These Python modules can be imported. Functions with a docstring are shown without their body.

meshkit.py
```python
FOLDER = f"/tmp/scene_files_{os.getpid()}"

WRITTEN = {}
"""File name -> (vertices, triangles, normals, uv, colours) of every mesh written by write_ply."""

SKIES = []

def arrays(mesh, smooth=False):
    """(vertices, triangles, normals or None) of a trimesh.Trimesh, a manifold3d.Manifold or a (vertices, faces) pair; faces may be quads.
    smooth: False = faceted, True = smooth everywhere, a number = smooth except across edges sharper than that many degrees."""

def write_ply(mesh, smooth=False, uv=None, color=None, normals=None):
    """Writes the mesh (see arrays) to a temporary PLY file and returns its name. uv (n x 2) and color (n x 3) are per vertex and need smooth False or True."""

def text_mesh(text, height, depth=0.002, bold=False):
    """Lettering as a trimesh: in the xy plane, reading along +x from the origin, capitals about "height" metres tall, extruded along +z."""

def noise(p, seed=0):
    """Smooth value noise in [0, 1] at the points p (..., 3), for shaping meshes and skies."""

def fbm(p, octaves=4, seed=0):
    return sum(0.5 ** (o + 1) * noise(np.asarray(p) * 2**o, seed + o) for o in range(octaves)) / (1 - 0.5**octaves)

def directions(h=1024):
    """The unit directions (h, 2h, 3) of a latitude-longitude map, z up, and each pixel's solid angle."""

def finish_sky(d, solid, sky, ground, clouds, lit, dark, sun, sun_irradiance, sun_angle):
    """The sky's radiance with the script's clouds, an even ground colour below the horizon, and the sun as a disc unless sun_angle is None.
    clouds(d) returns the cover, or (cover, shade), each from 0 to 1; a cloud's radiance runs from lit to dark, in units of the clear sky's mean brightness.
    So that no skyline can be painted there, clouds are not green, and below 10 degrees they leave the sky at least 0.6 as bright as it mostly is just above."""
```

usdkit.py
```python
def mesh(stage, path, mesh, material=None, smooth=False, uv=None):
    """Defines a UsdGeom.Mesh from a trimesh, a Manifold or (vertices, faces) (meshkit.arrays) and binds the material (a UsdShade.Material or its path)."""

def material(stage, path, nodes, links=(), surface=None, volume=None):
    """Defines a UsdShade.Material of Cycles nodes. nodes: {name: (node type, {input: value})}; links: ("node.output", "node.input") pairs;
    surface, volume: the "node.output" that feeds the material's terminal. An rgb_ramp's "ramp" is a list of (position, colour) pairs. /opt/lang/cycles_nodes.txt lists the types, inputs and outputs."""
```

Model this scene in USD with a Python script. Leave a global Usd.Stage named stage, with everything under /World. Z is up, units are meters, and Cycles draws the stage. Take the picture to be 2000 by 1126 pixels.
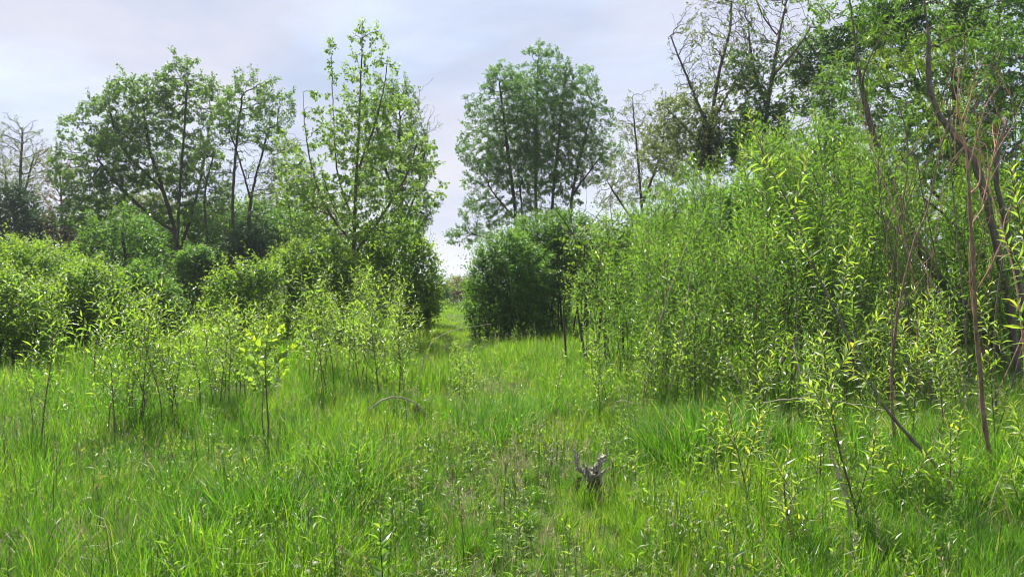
import math
import numpy as np
import meshkit, usdkit
from scipy.spatial import cKDTree
from pxr import Gf, Sdf, Usd, UsdGeom, UsdLux, UsdShade, Vt

# ------------------------------------------------------------------ camera, sky, sun, exposure
stage = Usd.Stage.CreateInMemory()
UsdGeom.SetStageUpAxis(stage, "Z")
UsdGeom.SetStageMetersPerUnit(stage, 1.0)
UsdGeom.Xform.Define(stage, "/World")
UsdGeom.Scope.Define(stage, "/World/Looks")
EYE, F, CX, CY = 1.6, 1511.0, 1000.0, 563.0          # eye height (m), focal length in photograph pixels
EXPOSURE = 1.55
HAZE = 0.0004                                        # density of the air's haze
SUN_EL, SUN_AZ = math.radians(57), math.radians(-24)  # azimuth from +y towards +x
cam = UsdGeom.Camera.Define(stage, "/World/camera")
cam.CreateHorizontalApertureAttr(36.0)
cam.CreateFocalLengthAttr(36.0 * F / 2000.0)
cam.CreateExposureAttr(EXPOSURE)
cam.CreateClippingRangeAttr(Gf.Vec2f(0.1, 5000.0))
cam.AddTranslateOp().Set(Gf.Vec3d(0, 0, EYE))
cam.AddRotateXOp().Set(90.0)

sun_dir = np.array([math.sin(SUN_AZ) * math.cos(SUN_EL), math.cos(SUN_AZ) * math.cos(SUN_EL), math.sin(SUN_EL)])
sky_mat = usdkit.material(stage, "/World/Looks/sky", {
    "sky": ("sky_texture", {"sky_type": "single_scattering", "sun_disc": False, "sun_elevation": SUN_EL, "sun_rotation": SUN_AZ % (2 * math.pi), "aerosol_density": 1.5}),
    "tc": ("texture_coordinate", {}),
    "map": ("mapping", {"scale": (1.0, 1.0, 2.6), "rotation": (0.25, 0.1, 0.5), "location": (0.3, 0.1, 0.0)}),
    "n1": ("noise_texture", {"scale": 2.0, "detail": 7.0, "roughness": 0.55, "distortion": 0.25}),
    "n2": ("noise_texture", {"scale": 2.3, "detail": 6.0, "roughness": 0.55, "distortion": 0.3}),
    "cover": ("rgb_ramp", {"ramp": [(0.30, (0.60, 0.60, 0.60)), (0.42, (0.82, 0.82, 0.82)), (0.54, (0.97, 0.97, 0.97)), (1.0, (1, 1, 1))]}),
    "tone": ("rgb_ramp", {"ramp": [(0.28, (1.62, 2.00, 2.74)), (0.42, (1.98, 2.22, 2.84)), (0.52, (2.32, 2.42, 2.90)), (0.64, (2.66, 2.68, 2.96))]}),
    "mix": ("mix", {"mix_type": "mix"}),
    "bg": ("background_shader", {"strength": 0.1})},
    [("tc.generated", "map.vector"), ("map.vector", "n1.vector"), ("map.vector", "n2.vector"), ("n1.fac", "cover.fac"), ("n2.fac", "tone.fac"),
     ("cover.color", "mix.fac"), ("sky.color", "mix.color1"), ("tone.color", "mix.color2"), ("mix.color", "bg.color")],
    surface="bg.background")
dome = UsdLux.DomeLight.Define(stage, "/World/sky")
UsdShade.MaterialBindingAPI.Apply(dome.GetPrim()).Bind(sky_mat)
dome.GetPrim().SetCustomDataByKey("kind", "structure")
sun = UsdLux.DistantLight.Define(stage, "/World/sun")
sun.CreateNormalizeAttr(True)
sun.CreateIntensityAttr(1.1)
sun.CreateAngleAttr(0.5)
sun.CreateColorAttr(Gf.Vec3f(1.0, 0.95, 0.86))
sun.AddRotateXYZOp().Set(Gf.Vec3f(math.degrees(math.pi / 2 - SUN_EL), 0, math.degrees(-SUN_AZ) + 180))
# -z axis of the light must point away from the sun: rotX tilts -z from straight down, rotZ turns it
_m = np.array(UsdGeom.Xformable(sun).GetLocalTransformation())[:3, :3]
if np.dot(-np.array([0, 0, 1.0]) @ _m, -sun_dir) < 0.99:
    sun.GetPrim().GetAttribute("xformOp:rotateXYZ").Set(Gf.Vec3f(-math.degrees(math.pi / 2 - SUN_EL), 0, math.degrees(-SUN_AZ)))
    _m = np.array(UsdGeom.Xformable(sun).GetLocalTransformation())[:3, :3]
assert np.dot(-np.array([0, 0, 1.0]) @ _m, -sun_dir) > 0.99, _m

# ------------------------------------------------------------------ helpers
rng = np.random.default_rng(7)


def at(px, py, d):
    """World point seen at pixel (px, py) of the photograph at distance d (metres along y)."""
    return np.array([(px - CX) / F * d, d, EYE + (CY - py) / F * d])


def gz(x, y):
    x, y = np.asarray(x, float), np.asarray(y, float)
    p = np.stack([x * 0.22, y * 0.22, np.zeros_like(x + y)], -1)
    q = np.stack([x * 0.9, y * 0.9, np.zeros_like(x + y) + 5], -1)
    return (meshkit.noise(p, 3) - 0.5) * 0.22 + (meshkit.noise(q, 4) - 0.5) * 0.06


def ground_at(px, d):
    x = (px - CX) / F * d
    return np.array([x, d, float(gz(x, d))])


used = {}


def numbered(parent, name):
    k = (parent, name)
    n = used.get(k, 0)
    used[k] = n + 1
    return name if n == 0 else f"{name}_{n:03d}"


def tag(prim, label=None, cat=None, group=None, kind=None):
    for k, v in (("label", label), ("category", cat), ("group", group), ("kind", kind)):
        if v:
            prim.SetCustomDataByKey(k, v)


class Thing:
    def __init__(self, name, label, cat, loc, group=None, rotz=0.0, scale=1.0):
        self.loc = np.asarray(loc, float)
        self.path = "/World/" + numbered("/World", name)
        self.name = name
        x = UsdGeom.Xform.Define(stage, self.path)
        x.AddTranslateOp().Set(Gf.Vec3d(*map(float, self.loc)))
        x.AddRotateZOp().Set(float(rotz))
        x.AddScaleOp().Set(Gf.Vec3f(scale, scale, scale))
        self.prim = x.GetPrim()
        tag(self.prim, label, cat, group)

    def part(self, name, vft, mat, kind=None, label=None, smooth=False, parent=None, local=False):
        path = parent or self.path
        p = path + "/" + numbered(path, name)
        write_mesh(p, vft, mat, None if local else self.loc, smooth)
        tag(stage.GetPrimAtPath(p), label, None, None, kind)
        return p


def write_mesh(path, vft, mat, loc=None, smooth=False):
    v, f, t = vft
    if loc is not None:
        v = v - loc
    m = usdkit.mesh(stage, path, (v, f), mat, smooth=smooth)
    if t is not None:
        UsdGeom.PrimvarsAPI(m).CreatePrimvar("tint", Sdf.ValueTypeNames.FloatArray, "vertex").Set(Vt.FloatArray.FromNumpy(np.asarray(t, np.float32)))
    return m


def copy_thing(src, loc, rotz, scale, label, group):
    x = UsdGeom.Xform.Define(stage, "/World/" + numbered("/World", src.name))
    x.AddTranslateOp().Set(Gf.Vec3d(*map(float, loc)))
    x.AddRotateZOp().Set(float(rotz))
    x.AddScaleOp().Set(Gf.Vec3f(scale, scale, scale))
    p = x.GetPrim()
    p.GetReferences().AddInternalReference(src.path)
    p.SetInstanceable(True)
    tag(p, label, src.prim.GetCustomDataByKey("category"), group)
    return p


def cat(parts):
    """Joins (v, f, t) triples."""
    parts = [p for p in parts if len(p[1])]
    n, V, Fs, T = 0, [], [], []
    for v, f, t in parts:
        V.append(v); Fs.append(f + n); T.append(np.zeros(len(v)) if t is None else t)
        n += len(v)
    return np.vstack(V), np.vstack(Fs), np.concatenate(T)


def unit(a):
    return a / np.maximum(np.linalg.norm(a, axis=-1, keepdims=True), 1e-9)


def tube(pts, rad, sides=6, r=None, bump=0.0):
    """Tapered tube along a polyline."""
    pts = np.asarray(pts, float)
    rad = np.broadcast_to(np.asarray(rad, float), (len(pts),))
    tan = unit(np.gradient(pts, axis=0))
    ref = np.array([1.0, 0, 0]) if abs(tan[0][0]) < 0.8 else np.array([0, 1.0, 0])
    side = np.cross(tan, ref)
    side = unit(side)
    up = np.cross(tan, side)
    a = np.linspace(0, 2 * np.pi, sides, endpoint=False)
    rr = rad[:, None] * np.ones((1, sides))
    if bump:
        rr = rr * (1 + bump * ((r or rng).random(rr.shape) - 0.5))
    V = pts[:, None, :] + rr[..., None] * (np.cos(a)[None, :, None] * side[:, None, :] + np.sin(a)[None, :, None] * up[:, None, :])
    n = len(pts)
    i, j = np.meshgrid(np.arange(n - 1), np.arange(sides), indexing="ij")
    a0, a1 = i * sides + j, i * sides + (j + 1) % sides
    b0, b1 = a0 + sides, a1 + sides
    Fq = np.concatenate([np.stack([a0, a1, b1], -1).reshape(-1, 3), np.stack([a0, b1, b0], -1).reshape(-1, 3)])
    V = np.vstack([V.reshape(-1, 3), pts[-1:] + tan[-1:] * rad[-1]])
    j = np.arange(sides)
    cap = np.stack([(n - 1) * sides + j, (n - 1) * sides + (j + 1) % sides, np.full(sides, n * sides)], -1)
    return V, np.vstack([Fq, cap]), np.zeros(len(V))


def smooth_line(pts, n=4):
    """Catmull-Rom through the points, n sub-steps each."""
    pts = np.asarray(pts, float)
    if len(pts) < 3:
        s = np.linspace(0, 1, n + 1)[:, None]
        return pts[0] + (pts[-1] - pts[0]) * s
    P = np.vstack([2 * pts[0] - pts[1], pts, 2 * pts[-1] - pts[-2]])
    out = []
    for k in range(len(pts) - 1):
        p0, p1, p2, p3 = P[k:k + 4]
        for s in np.linspace(0, 1, n, endpoint=False):
            out.append(0.5 * (2 * p1 + (p2 - p0) * s + (2 * p0 - 5 * p1 + 4 * p2 - p3) * s * s + (3 * p1 - p0 - 3 * p2 + p3) * s ** 3))
    out.append(pts[-1])
    return np.array(out)


# leaf outlines: rows (sideways, along, lift) in units of (width, length, width); faces
LEAVES = {
    "oval2": (np.array([[0, 0, 0], [-.5, .48, .16], [0, 1, -.12], [.5, .48, .16]], float), np.array([[0, 3, 2], [0, 2, 1]])),
    "oval4": (np.array([[0, 0, 0], [-.5, .38, .14], [0, .45, -.06], [.5, .38, .14], [0, 1, -.3]], float), np.array([[0, 2, 1], [0, 3, 2], [1, 2, 4], [2, 3, 4]])),
    "lance2": (np.array([[0, 0, 0], [-.5, .42, .1], [0, 1, -.7], [.5, .42, .1]], float), np.array([[0, 3, 2], [0, 2, 1]])),
    "lance6": (np.array([[0, 0, 0], [-.42, .25, .2], [.42, .25, .2], [-.5, .5, .1], [.5, .5, .1], [0, 1, -1.2], [0, .25, 0], [0, .5, -.1]], float),
               np.array([[0, 6, 1], [0, 2, 6], [1, 6, 7], [1, 7, 3], [6, 2, 4], [6, 4, 7], [3, 7, 5], [7, 4, 5]])),
    "heart": (np.array([[0, 0, 0], [-.3, -.05, .05], [-.52, .2, .12], [-.42, .5, .08], [-.18, .82, 0], [0, 1.04, -.1], [.18, .82, 0], [.42, .5, .08], [.52, .2, .12], [.3, -.05, .05], [0, .42, -.06]], float),
              np.array([[10, 0, 9], [10, 9, 8], [10, 8, 7], [10, 7, 6], [10, 6, 5], [10, 5, 4], [10, 4, 3], [10, 3, 2], [10, 2, 1], [10, 1, 0]])),
}


def leaves(P, D, L, W, kind, r, tint=None, N=None, spread=0.6):
    """Leaves at points P growing along D (n x 3), lengths L, widths W."""
    P, D = np.asarray(P, float), unit(np.asarray(D, float))
    n = len(P)
    if n == 0:
        return np.zeros((0, 3)), np.zeros((0, 3), int), np.zeros(0)
    if N is None:
        N = np.array([0, 0, 1.0]) + r.normal(size=(n, 3)) * spread
    X = unit(np.cross(D, N))
    Z = np.cross(X, D)
    tv, tf = LEAVES[kind]
    L, W = np.broadcast_to(L, (n,)), np.broadcast_to(W, (n,))
    V = P[:, None] + X[:, None] * (tv[None, :, 0:1] * W[:, None, None]) + D[:, None] * (tv[None, :, 1:2] * L[:, None, None]) + Z[:, None] * (tv[None, :, 2:3] * W[:, None, None])
    k = len(tv)
    Fs = (tf[None] + (np.arange(n) * k)[:, None, None]).reshape(-1, 3)
    tint = r.random(n) if tint is None else np.clip(np.broadcast_to(tint, (n,)), 0, 1)
    return V.reshape(-1, 3), Fs, np.repeat(tint, k)


# ------------------------------------------------------------------ materials
def leaf_mat(name, stops, through, trans=0.5, rough=0.42, spec=0.5):
    """A leaf: reflects `stops` (by tint), lets `through` pass."""
    return usdkit.material(stage, "/World/Looks/" + name, {
        "t": ("attribute", {"attribute": "tint"}),
        "obj": ("object_info", {}),
        "rand": ("hsv", {"saturation": 1.0}),
        "vary": ("map_range", {"from_min": 0.0, "from_max": 1.0, "to_min": 0.8, "to_max": 1.2}),
        "ramp": ("rgb_ramp", {"ramp": stops}),
        "ramp2": ("rgb_ramp", {"ramp": through}),
        "p": ("principled_bsdf", {"roughness": rough, "specular_ior_level": spec}),
        "tr": ("translucent_bsdf", {}),
        "mix": ("mix_closure", {"fac": trans})},
        [("t.fac", "ramp.fac"), ("t.fac", "ramp2.fac"), ("obj.random", "vary.value"), ("vary.result", "rand.value"), ("ramp.color", "rand.color"),
         ("rand.color", "p.base_color"), ("ramp2.color", "tr.color"), ("p.BSDF", "mix.closure1"), ("tr.BSDF", "mix.closure2")], surface="mix.closure")


def bark_mat(name, a, b, scale=30.0, stretch=0.2, rough=0.85):
    return usdkit.material(stage, "/World/Looks/" + name, {
        "g": ("geometry", {}),
        "m": ("mapping", {"scale": (1, 1, stretch)}),
        "n": ("noise_texture", {"scale": scale, "detail": 5.0, "roughness": 0.6}),
        "ramp": ("rgb_ramp", {"ramp": [(0.3, a), (0.7, b)]}),
        "b": ("bump", {"strength": 0.6, "distance": 0.01}),
        "p": ("principled_bsdf", {"roughness": rough, "specular_ior_level": 0.2})},
        [("g.position", "m.vector"), ("m.vector", "n.vector"), ("n.fac", "ramp.fac"), ("ramp.color", "p.base_color"), ("n.fac", "b.height"), ("b.normal", "p.normal")], surface="p.BSDF")


G = {}
G["willow"] = leaf_mat("willow_leaf", [(0, (.055, .115, .020)), (.6, (.095, .170, .036)), (1, (.160, .215, .050))], [(0, (.10, .25, .02)), (.6, (.22, .42, .03)), (1, (.44, .58, .035))], 0.5, 0.38, 0.6)
G["willow_young"] = leaf_mat("willow_young_leaf", [(0, (.070, .130, .026)), (.6, (.11, .18, .040)), (1, (.18, .225, .050))], [(0, (.20, .38, .03)), (.6, (.34, .54, .04)), (1, (.54, .66, .05))], 0.52, 0.38, 0.6)
G["willow_near"] = leaf_mat("willow_near_leaf", [(0, (.070, .130, .030)), (.6, (.115, .18, .045)), (1, (.20, .23, .04))], [(0, (.22, .40, .04)), (.6, (.36, .54, .05)), (1, (.62, .64, .03))], 0.5, 0.38, 0.6)
G["tree"] = leaf_mat("tree_leaf", [(0, (.040, .092, .024)), (1, (.078, .145, .032))], [(0, (.14, .30, .04)), (1, (.26, .44, .055))], 0.42, 0.45)
G["dark_tree"] = leaf_mat("dark_tree_leaf", [(0, (.032, .090, .018)), (1, (.064, .138, .026))], [(0, (.11, .30, .028)), (1, (.21, .43, .035))], 0.4, 0.42)
G["poplar"] = leaf_mat("poplar_leaf", [(0, (.055, .120, .030)), (1, (.100, .175, .042))], [(0, (.20, .38, .05)), (1, (.36, .54, .06))], 0.5, 0.4)
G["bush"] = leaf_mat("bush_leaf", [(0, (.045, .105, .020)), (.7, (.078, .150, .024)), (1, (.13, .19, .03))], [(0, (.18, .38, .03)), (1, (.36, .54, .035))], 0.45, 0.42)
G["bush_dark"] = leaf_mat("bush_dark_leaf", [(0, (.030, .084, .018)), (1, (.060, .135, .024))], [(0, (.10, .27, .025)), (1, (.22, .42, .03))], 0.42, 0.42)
G["sparse"] = leaf_mat("sparse_leaf", [(0, (.060, .095, .032)), (1, (.11, .14, .04))], [(0, (.17, .26, .05)), (1, (.26, .34, .06))], 0.45, 0.45)
G["reddish"] = leaf_mat("reddish_leaf", [(0, (.07, .075, .035)), (1, (.12, .09, .045))], [(0, (.18, .18, .06)), (1, (.26, .16, .07))], 0.45, 0.45)
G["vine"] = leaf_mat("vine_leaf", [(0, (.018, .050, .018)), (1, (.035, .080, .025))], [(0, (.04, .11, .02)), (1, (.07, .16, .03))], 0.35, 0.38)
G["yellow"] = leaf_mat("yellow_leaf", [(0, (.08, .15, .05)), (.5, (.13, .21, .04)), (.75, (.20, .29, .03)), (1, (.27, .36, .03))], [(0, (.16, .30, .06)), (.5, (.26, .42, .05)), (.75, (.42, .60, .03)), (1, (.56, .74, .03))], 0.52, 0.4)
G["grass"] = leaf_mat("grass_blade", [(0, (.036, .100, .010)), (.4, (.068, .145, .012)), (.85, (.128, .190, .016)), (.93, (.19, .20, .05)), (1, (.32, .28, .14))],
                      [(0, (.08, .25, .012)), (.4, (.165, .38, .015)), (.85, (.42, .59, .018)), (.93, (.44, .46, .07)), (1, (.42, .36, .16))], 0.52, 0.4, 0.38)
G["herb"] = leaf_mat("herb_leaf", [(0, (.055, .115, .020)), (.7, (.090, .160, .026)), (1, (.16, .20, .03))], [(0, (.18, .36, .03)), (.7, (.30, .48, .04)), (1, (.50, .55, .03))], 0.5, 0.42)
G["rush"] = leaf_mat("rush_stem", [(0, (.030, .075, .016)), (1, (.055, .105, .022))], [(0, (.05, .12, .015)), (1, (.08, .17, .02))], 0.25, 0.45)
G["straw"] = leaf_mat("straw", [(0, (.22, .18, .10)), (1, (.42, .36, .24))], [(0, (.25, .2, .1)), (1, (.4, .33, .2))], 0.3, 0.6, 0.3)
G["petal"] = leaf_mat("petal", [(0, (.62, .55, .50)), (1, (.75, .70, .68))], [(0, (.5, .45, .42)), (1, (.6, .55, .53))], 0.3, 0.6)
G["red_flower"] = leaf_mat("red_flower", [(0, (.32, .12, .05)), (1, (.40, .17, .08))], [(0, (.3, .1, .04)), (1, (.4, .14, .06))], 0.3, 0.6)
BARK = bark_mat("bark", (.035, .030, .026), (.085, .075, .065))
BARK_GREY = bark_mat("bark_grey", (.050, .042, .032), (.16, .138, .11), 26, .3)
STEM = bark_mat("stem_bark", (.06, .055, .032), (.13, .11, .07), 60)
RED_STEM = bark_mat("red_stem_bark", (.19, .100, .062), (.42, .26, .18), 45, .5)
RED_BROWN = bark_mat("red_brown_bark", (.055, .040, .026), (.24, .165, .11), 35, .5)
DEAD = bark_mat("dead_wood", (.20, .165, .125), (.42, .36, .29), 50, 0.15)
WEATHERED = bark_mat("weathered_wood", (.095, .085, .070), (.42, .385, .33), 70, 0.12)
ROT = bark_mat("rotten_wood", (.030, .023, .017), (.13, .10, .075), 40, 0.4)
GROUND = usdkit.material(stage, "/World/Looks/ground", {
    "g": ("geometry", {}),
    "n1": ("noise_texture", {"scale": 0.35, "detail": 4.0}),
    "n2": ("noise_texture", {"scale": 9.0, "detail": 6.0, "roughness": 0.7}),
    "r1": ("rgb_ramp", {"ramp": [(0.3, (.040, .075, .014)), (0.7, (.070, .105, .020))]}),
    "r2": ("rgb_ramp", {"ramp": [(0.4, (.045, .036, .022)), (0.6, (.060, .095, .018))]}),
    "mix": ("mix", {"fac": 0.5}),
    "b": ("bump", {"strength": 0.8, "distance": 0.04}),
    "p": ("principled_bsdf", {"roughness": 0.95, "specular_ior_level": 0.1})},
    [("g.position", "n1.vector"), ("g.position", "n2.vector"), ("n1.fac", "r1.fac"), ("n2.fac", "r2.fac"), ("r1.color", "mix.color1"), ("r2.color", "mix.color2"),
     ("mix.color", "p.base_color"), ("n2.fac", "b.height"), ("b.normal", "p.normal")], surface="p.BSDF")

# ------------------------------------------------------------------ ground
def grid(xs, ys):
    X, Y = np.meshgrid(xs, ys, indexing="ij")
    V = np.stack([X, Y, gz(X, Y) * np.clip(1 - (np.hypot(X, Y) - 60) / 60, 0, 1)], -1).reshape(-1, 3)
    n = len(ys)
    i, j = np.meshgrid(np.arange(len(xs) - 1), np.arange(n - 1), indexing="ij")
    a = (i * n + j).ravel()
    return V, np.vstack([np.stack([a, a + n, a + n + 1], -1), np.stack([a, a + n + 1, a + 1], -1)]), None


xs = np.unique(np.concatenate([np.linspace(-900, -60, 16), np.linspace(-60, 60, 161), np.linspace(60, 900, 16)]))
ys = np.unique(np.concatenate([np.linspace(-300, -10, 8), np.linspace(-10, 90, 141), np.linspace(90, 1500, 16)]))
write_mesh("/World/ground", grid(xs, ys), GROUND, smooth=True)
tag(stage.GetPrimAtPath("/World/ground"), "meadow ground of soil and low green growth under the grass", "ground", None, "structure")


# ------------------------------------------------------------------ trees by space colonisation
def lobes_points(lobes, d, n, r, clump=0.0, cs=1.2, depth=0.85, shell=0.5, spikes=0):
    """Random points in ellipsoids given as (px, py, rx, ry) at distance d."""
    lobes = np.array([l[:4] for l in lobes], float)
    vol = lobes[:, 2] ** 2 * lobes[:, 3]
    which = r.choice(len(lobes), n * 3, p=vol / vol.sum())
    u = unit(r.normal(size=(n * 3, 3))) * (r.random(n * 3)[:, None] ** (1 / (3 + 4 * shell)))
    l = lobes[which]
    s = d / F
    u = u * (.72 + .56 * meshkit.fbm(unit(u) * 2.3 + which[:, None] * 7.7, 3, 17))[:, None]
    P = np.stack([(l[:, 0] - CX) * s + u[:, 0] * l[:, 2] * s, d + u[:, 1] * l[:, 2] * s * depth, EYE + (CY - l[:, 1]) * s + u[:, 2] * l[:, 3] * s], -1)
    if clump:
        k = meshkit.noise(P / cs, int(r.integers(1000))) > clump
        P = P[k]
    P = P[P[:, 2] > 0.4][:n]
    if spikes:
        i = r.choice(len(lobes), spikes, p=vol / vol.sum())
        u = unit(r.normal(size=(spikes, 3)) + np.array([0, 0, .35]))
        c = np.stack([(lobes[i, 0] - CX) * s, np.full(spikes, d), EYE + (CY - lobes[i, 1]) * s], -1)
        e = c + u * np.stack([lobes[i, 2], lobes[i, 2] * depth, lobes[i, 3]], -1) * s * .9
        o = unit(u * .7 + np.array([0, 0, .8]) + r.normal(size=u.shape) * .3)
        ln = r.uniform(.3, 1.0, spikes) * min(1, d / 30)
        P = np.vstack([P] + [e + o * ln[:, None] * f for f in (.15, .3, .45, .6, .75, .9, 1.0)])
    return P


def colonise(start, attr, step, kill, infl, r, iters=220, up=0.15, jit=0.38, sprout=.3):
    """start: list of (points, parent indices). Returns pos, parent arrays."""
    pos, par = [p for p in start[0]], list(start[1])
    alive = np.ones(len(attr), bool)
    best = np.full(len(attr), 1e9)
    near = np.zeros(len(attr), int)
    fresh = [i for i in range(len(pos)) if r.random() < sprout]
    for _ in range(iters):
        if not fresh or not alive.any():
            break
        t = cKDTree(np.array(pos)[fresh])
        dd, ii = t.query(attr[alive], distance_upper_bound=infl)
        idx = np.flatnonzero(alive)
        ok = np.isfinite(dd)
        upd = idx[ok][dd[ok] < best[idx[ok]]]
        sel = dd[ok] < best[idx[ok]]
        best[upd] = dd[ok][sel]
        near[upd] = np.array(fresh)[ii[ok][sel]]
        dead = alive & (best < kill)
        alive &= ~dead
        act = alive & (best < infl)
        if not act.any():
            break
        src = near[act]
        dirs = unit(attr[act] - np.array(pos)[src])
        nodes, inv = np.unique(src, return_inverse=True)
        acc = np.zeros((len(nodes), 3))
        np.add.at(acc, inv, dirs)
        acc = unit(acc) + np.array([0, 0, up]) + r.normal(size=acc.shape) * jit
        newp = np.array(pos)[nodes] + unit(acc) * step
        fresh = list(range(len(pos), len(pos) + len(newp)))
        pos.extend(newp)
        par.extend(nodes.tolist())
    return np.array(pos), np.array(par)


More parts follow.
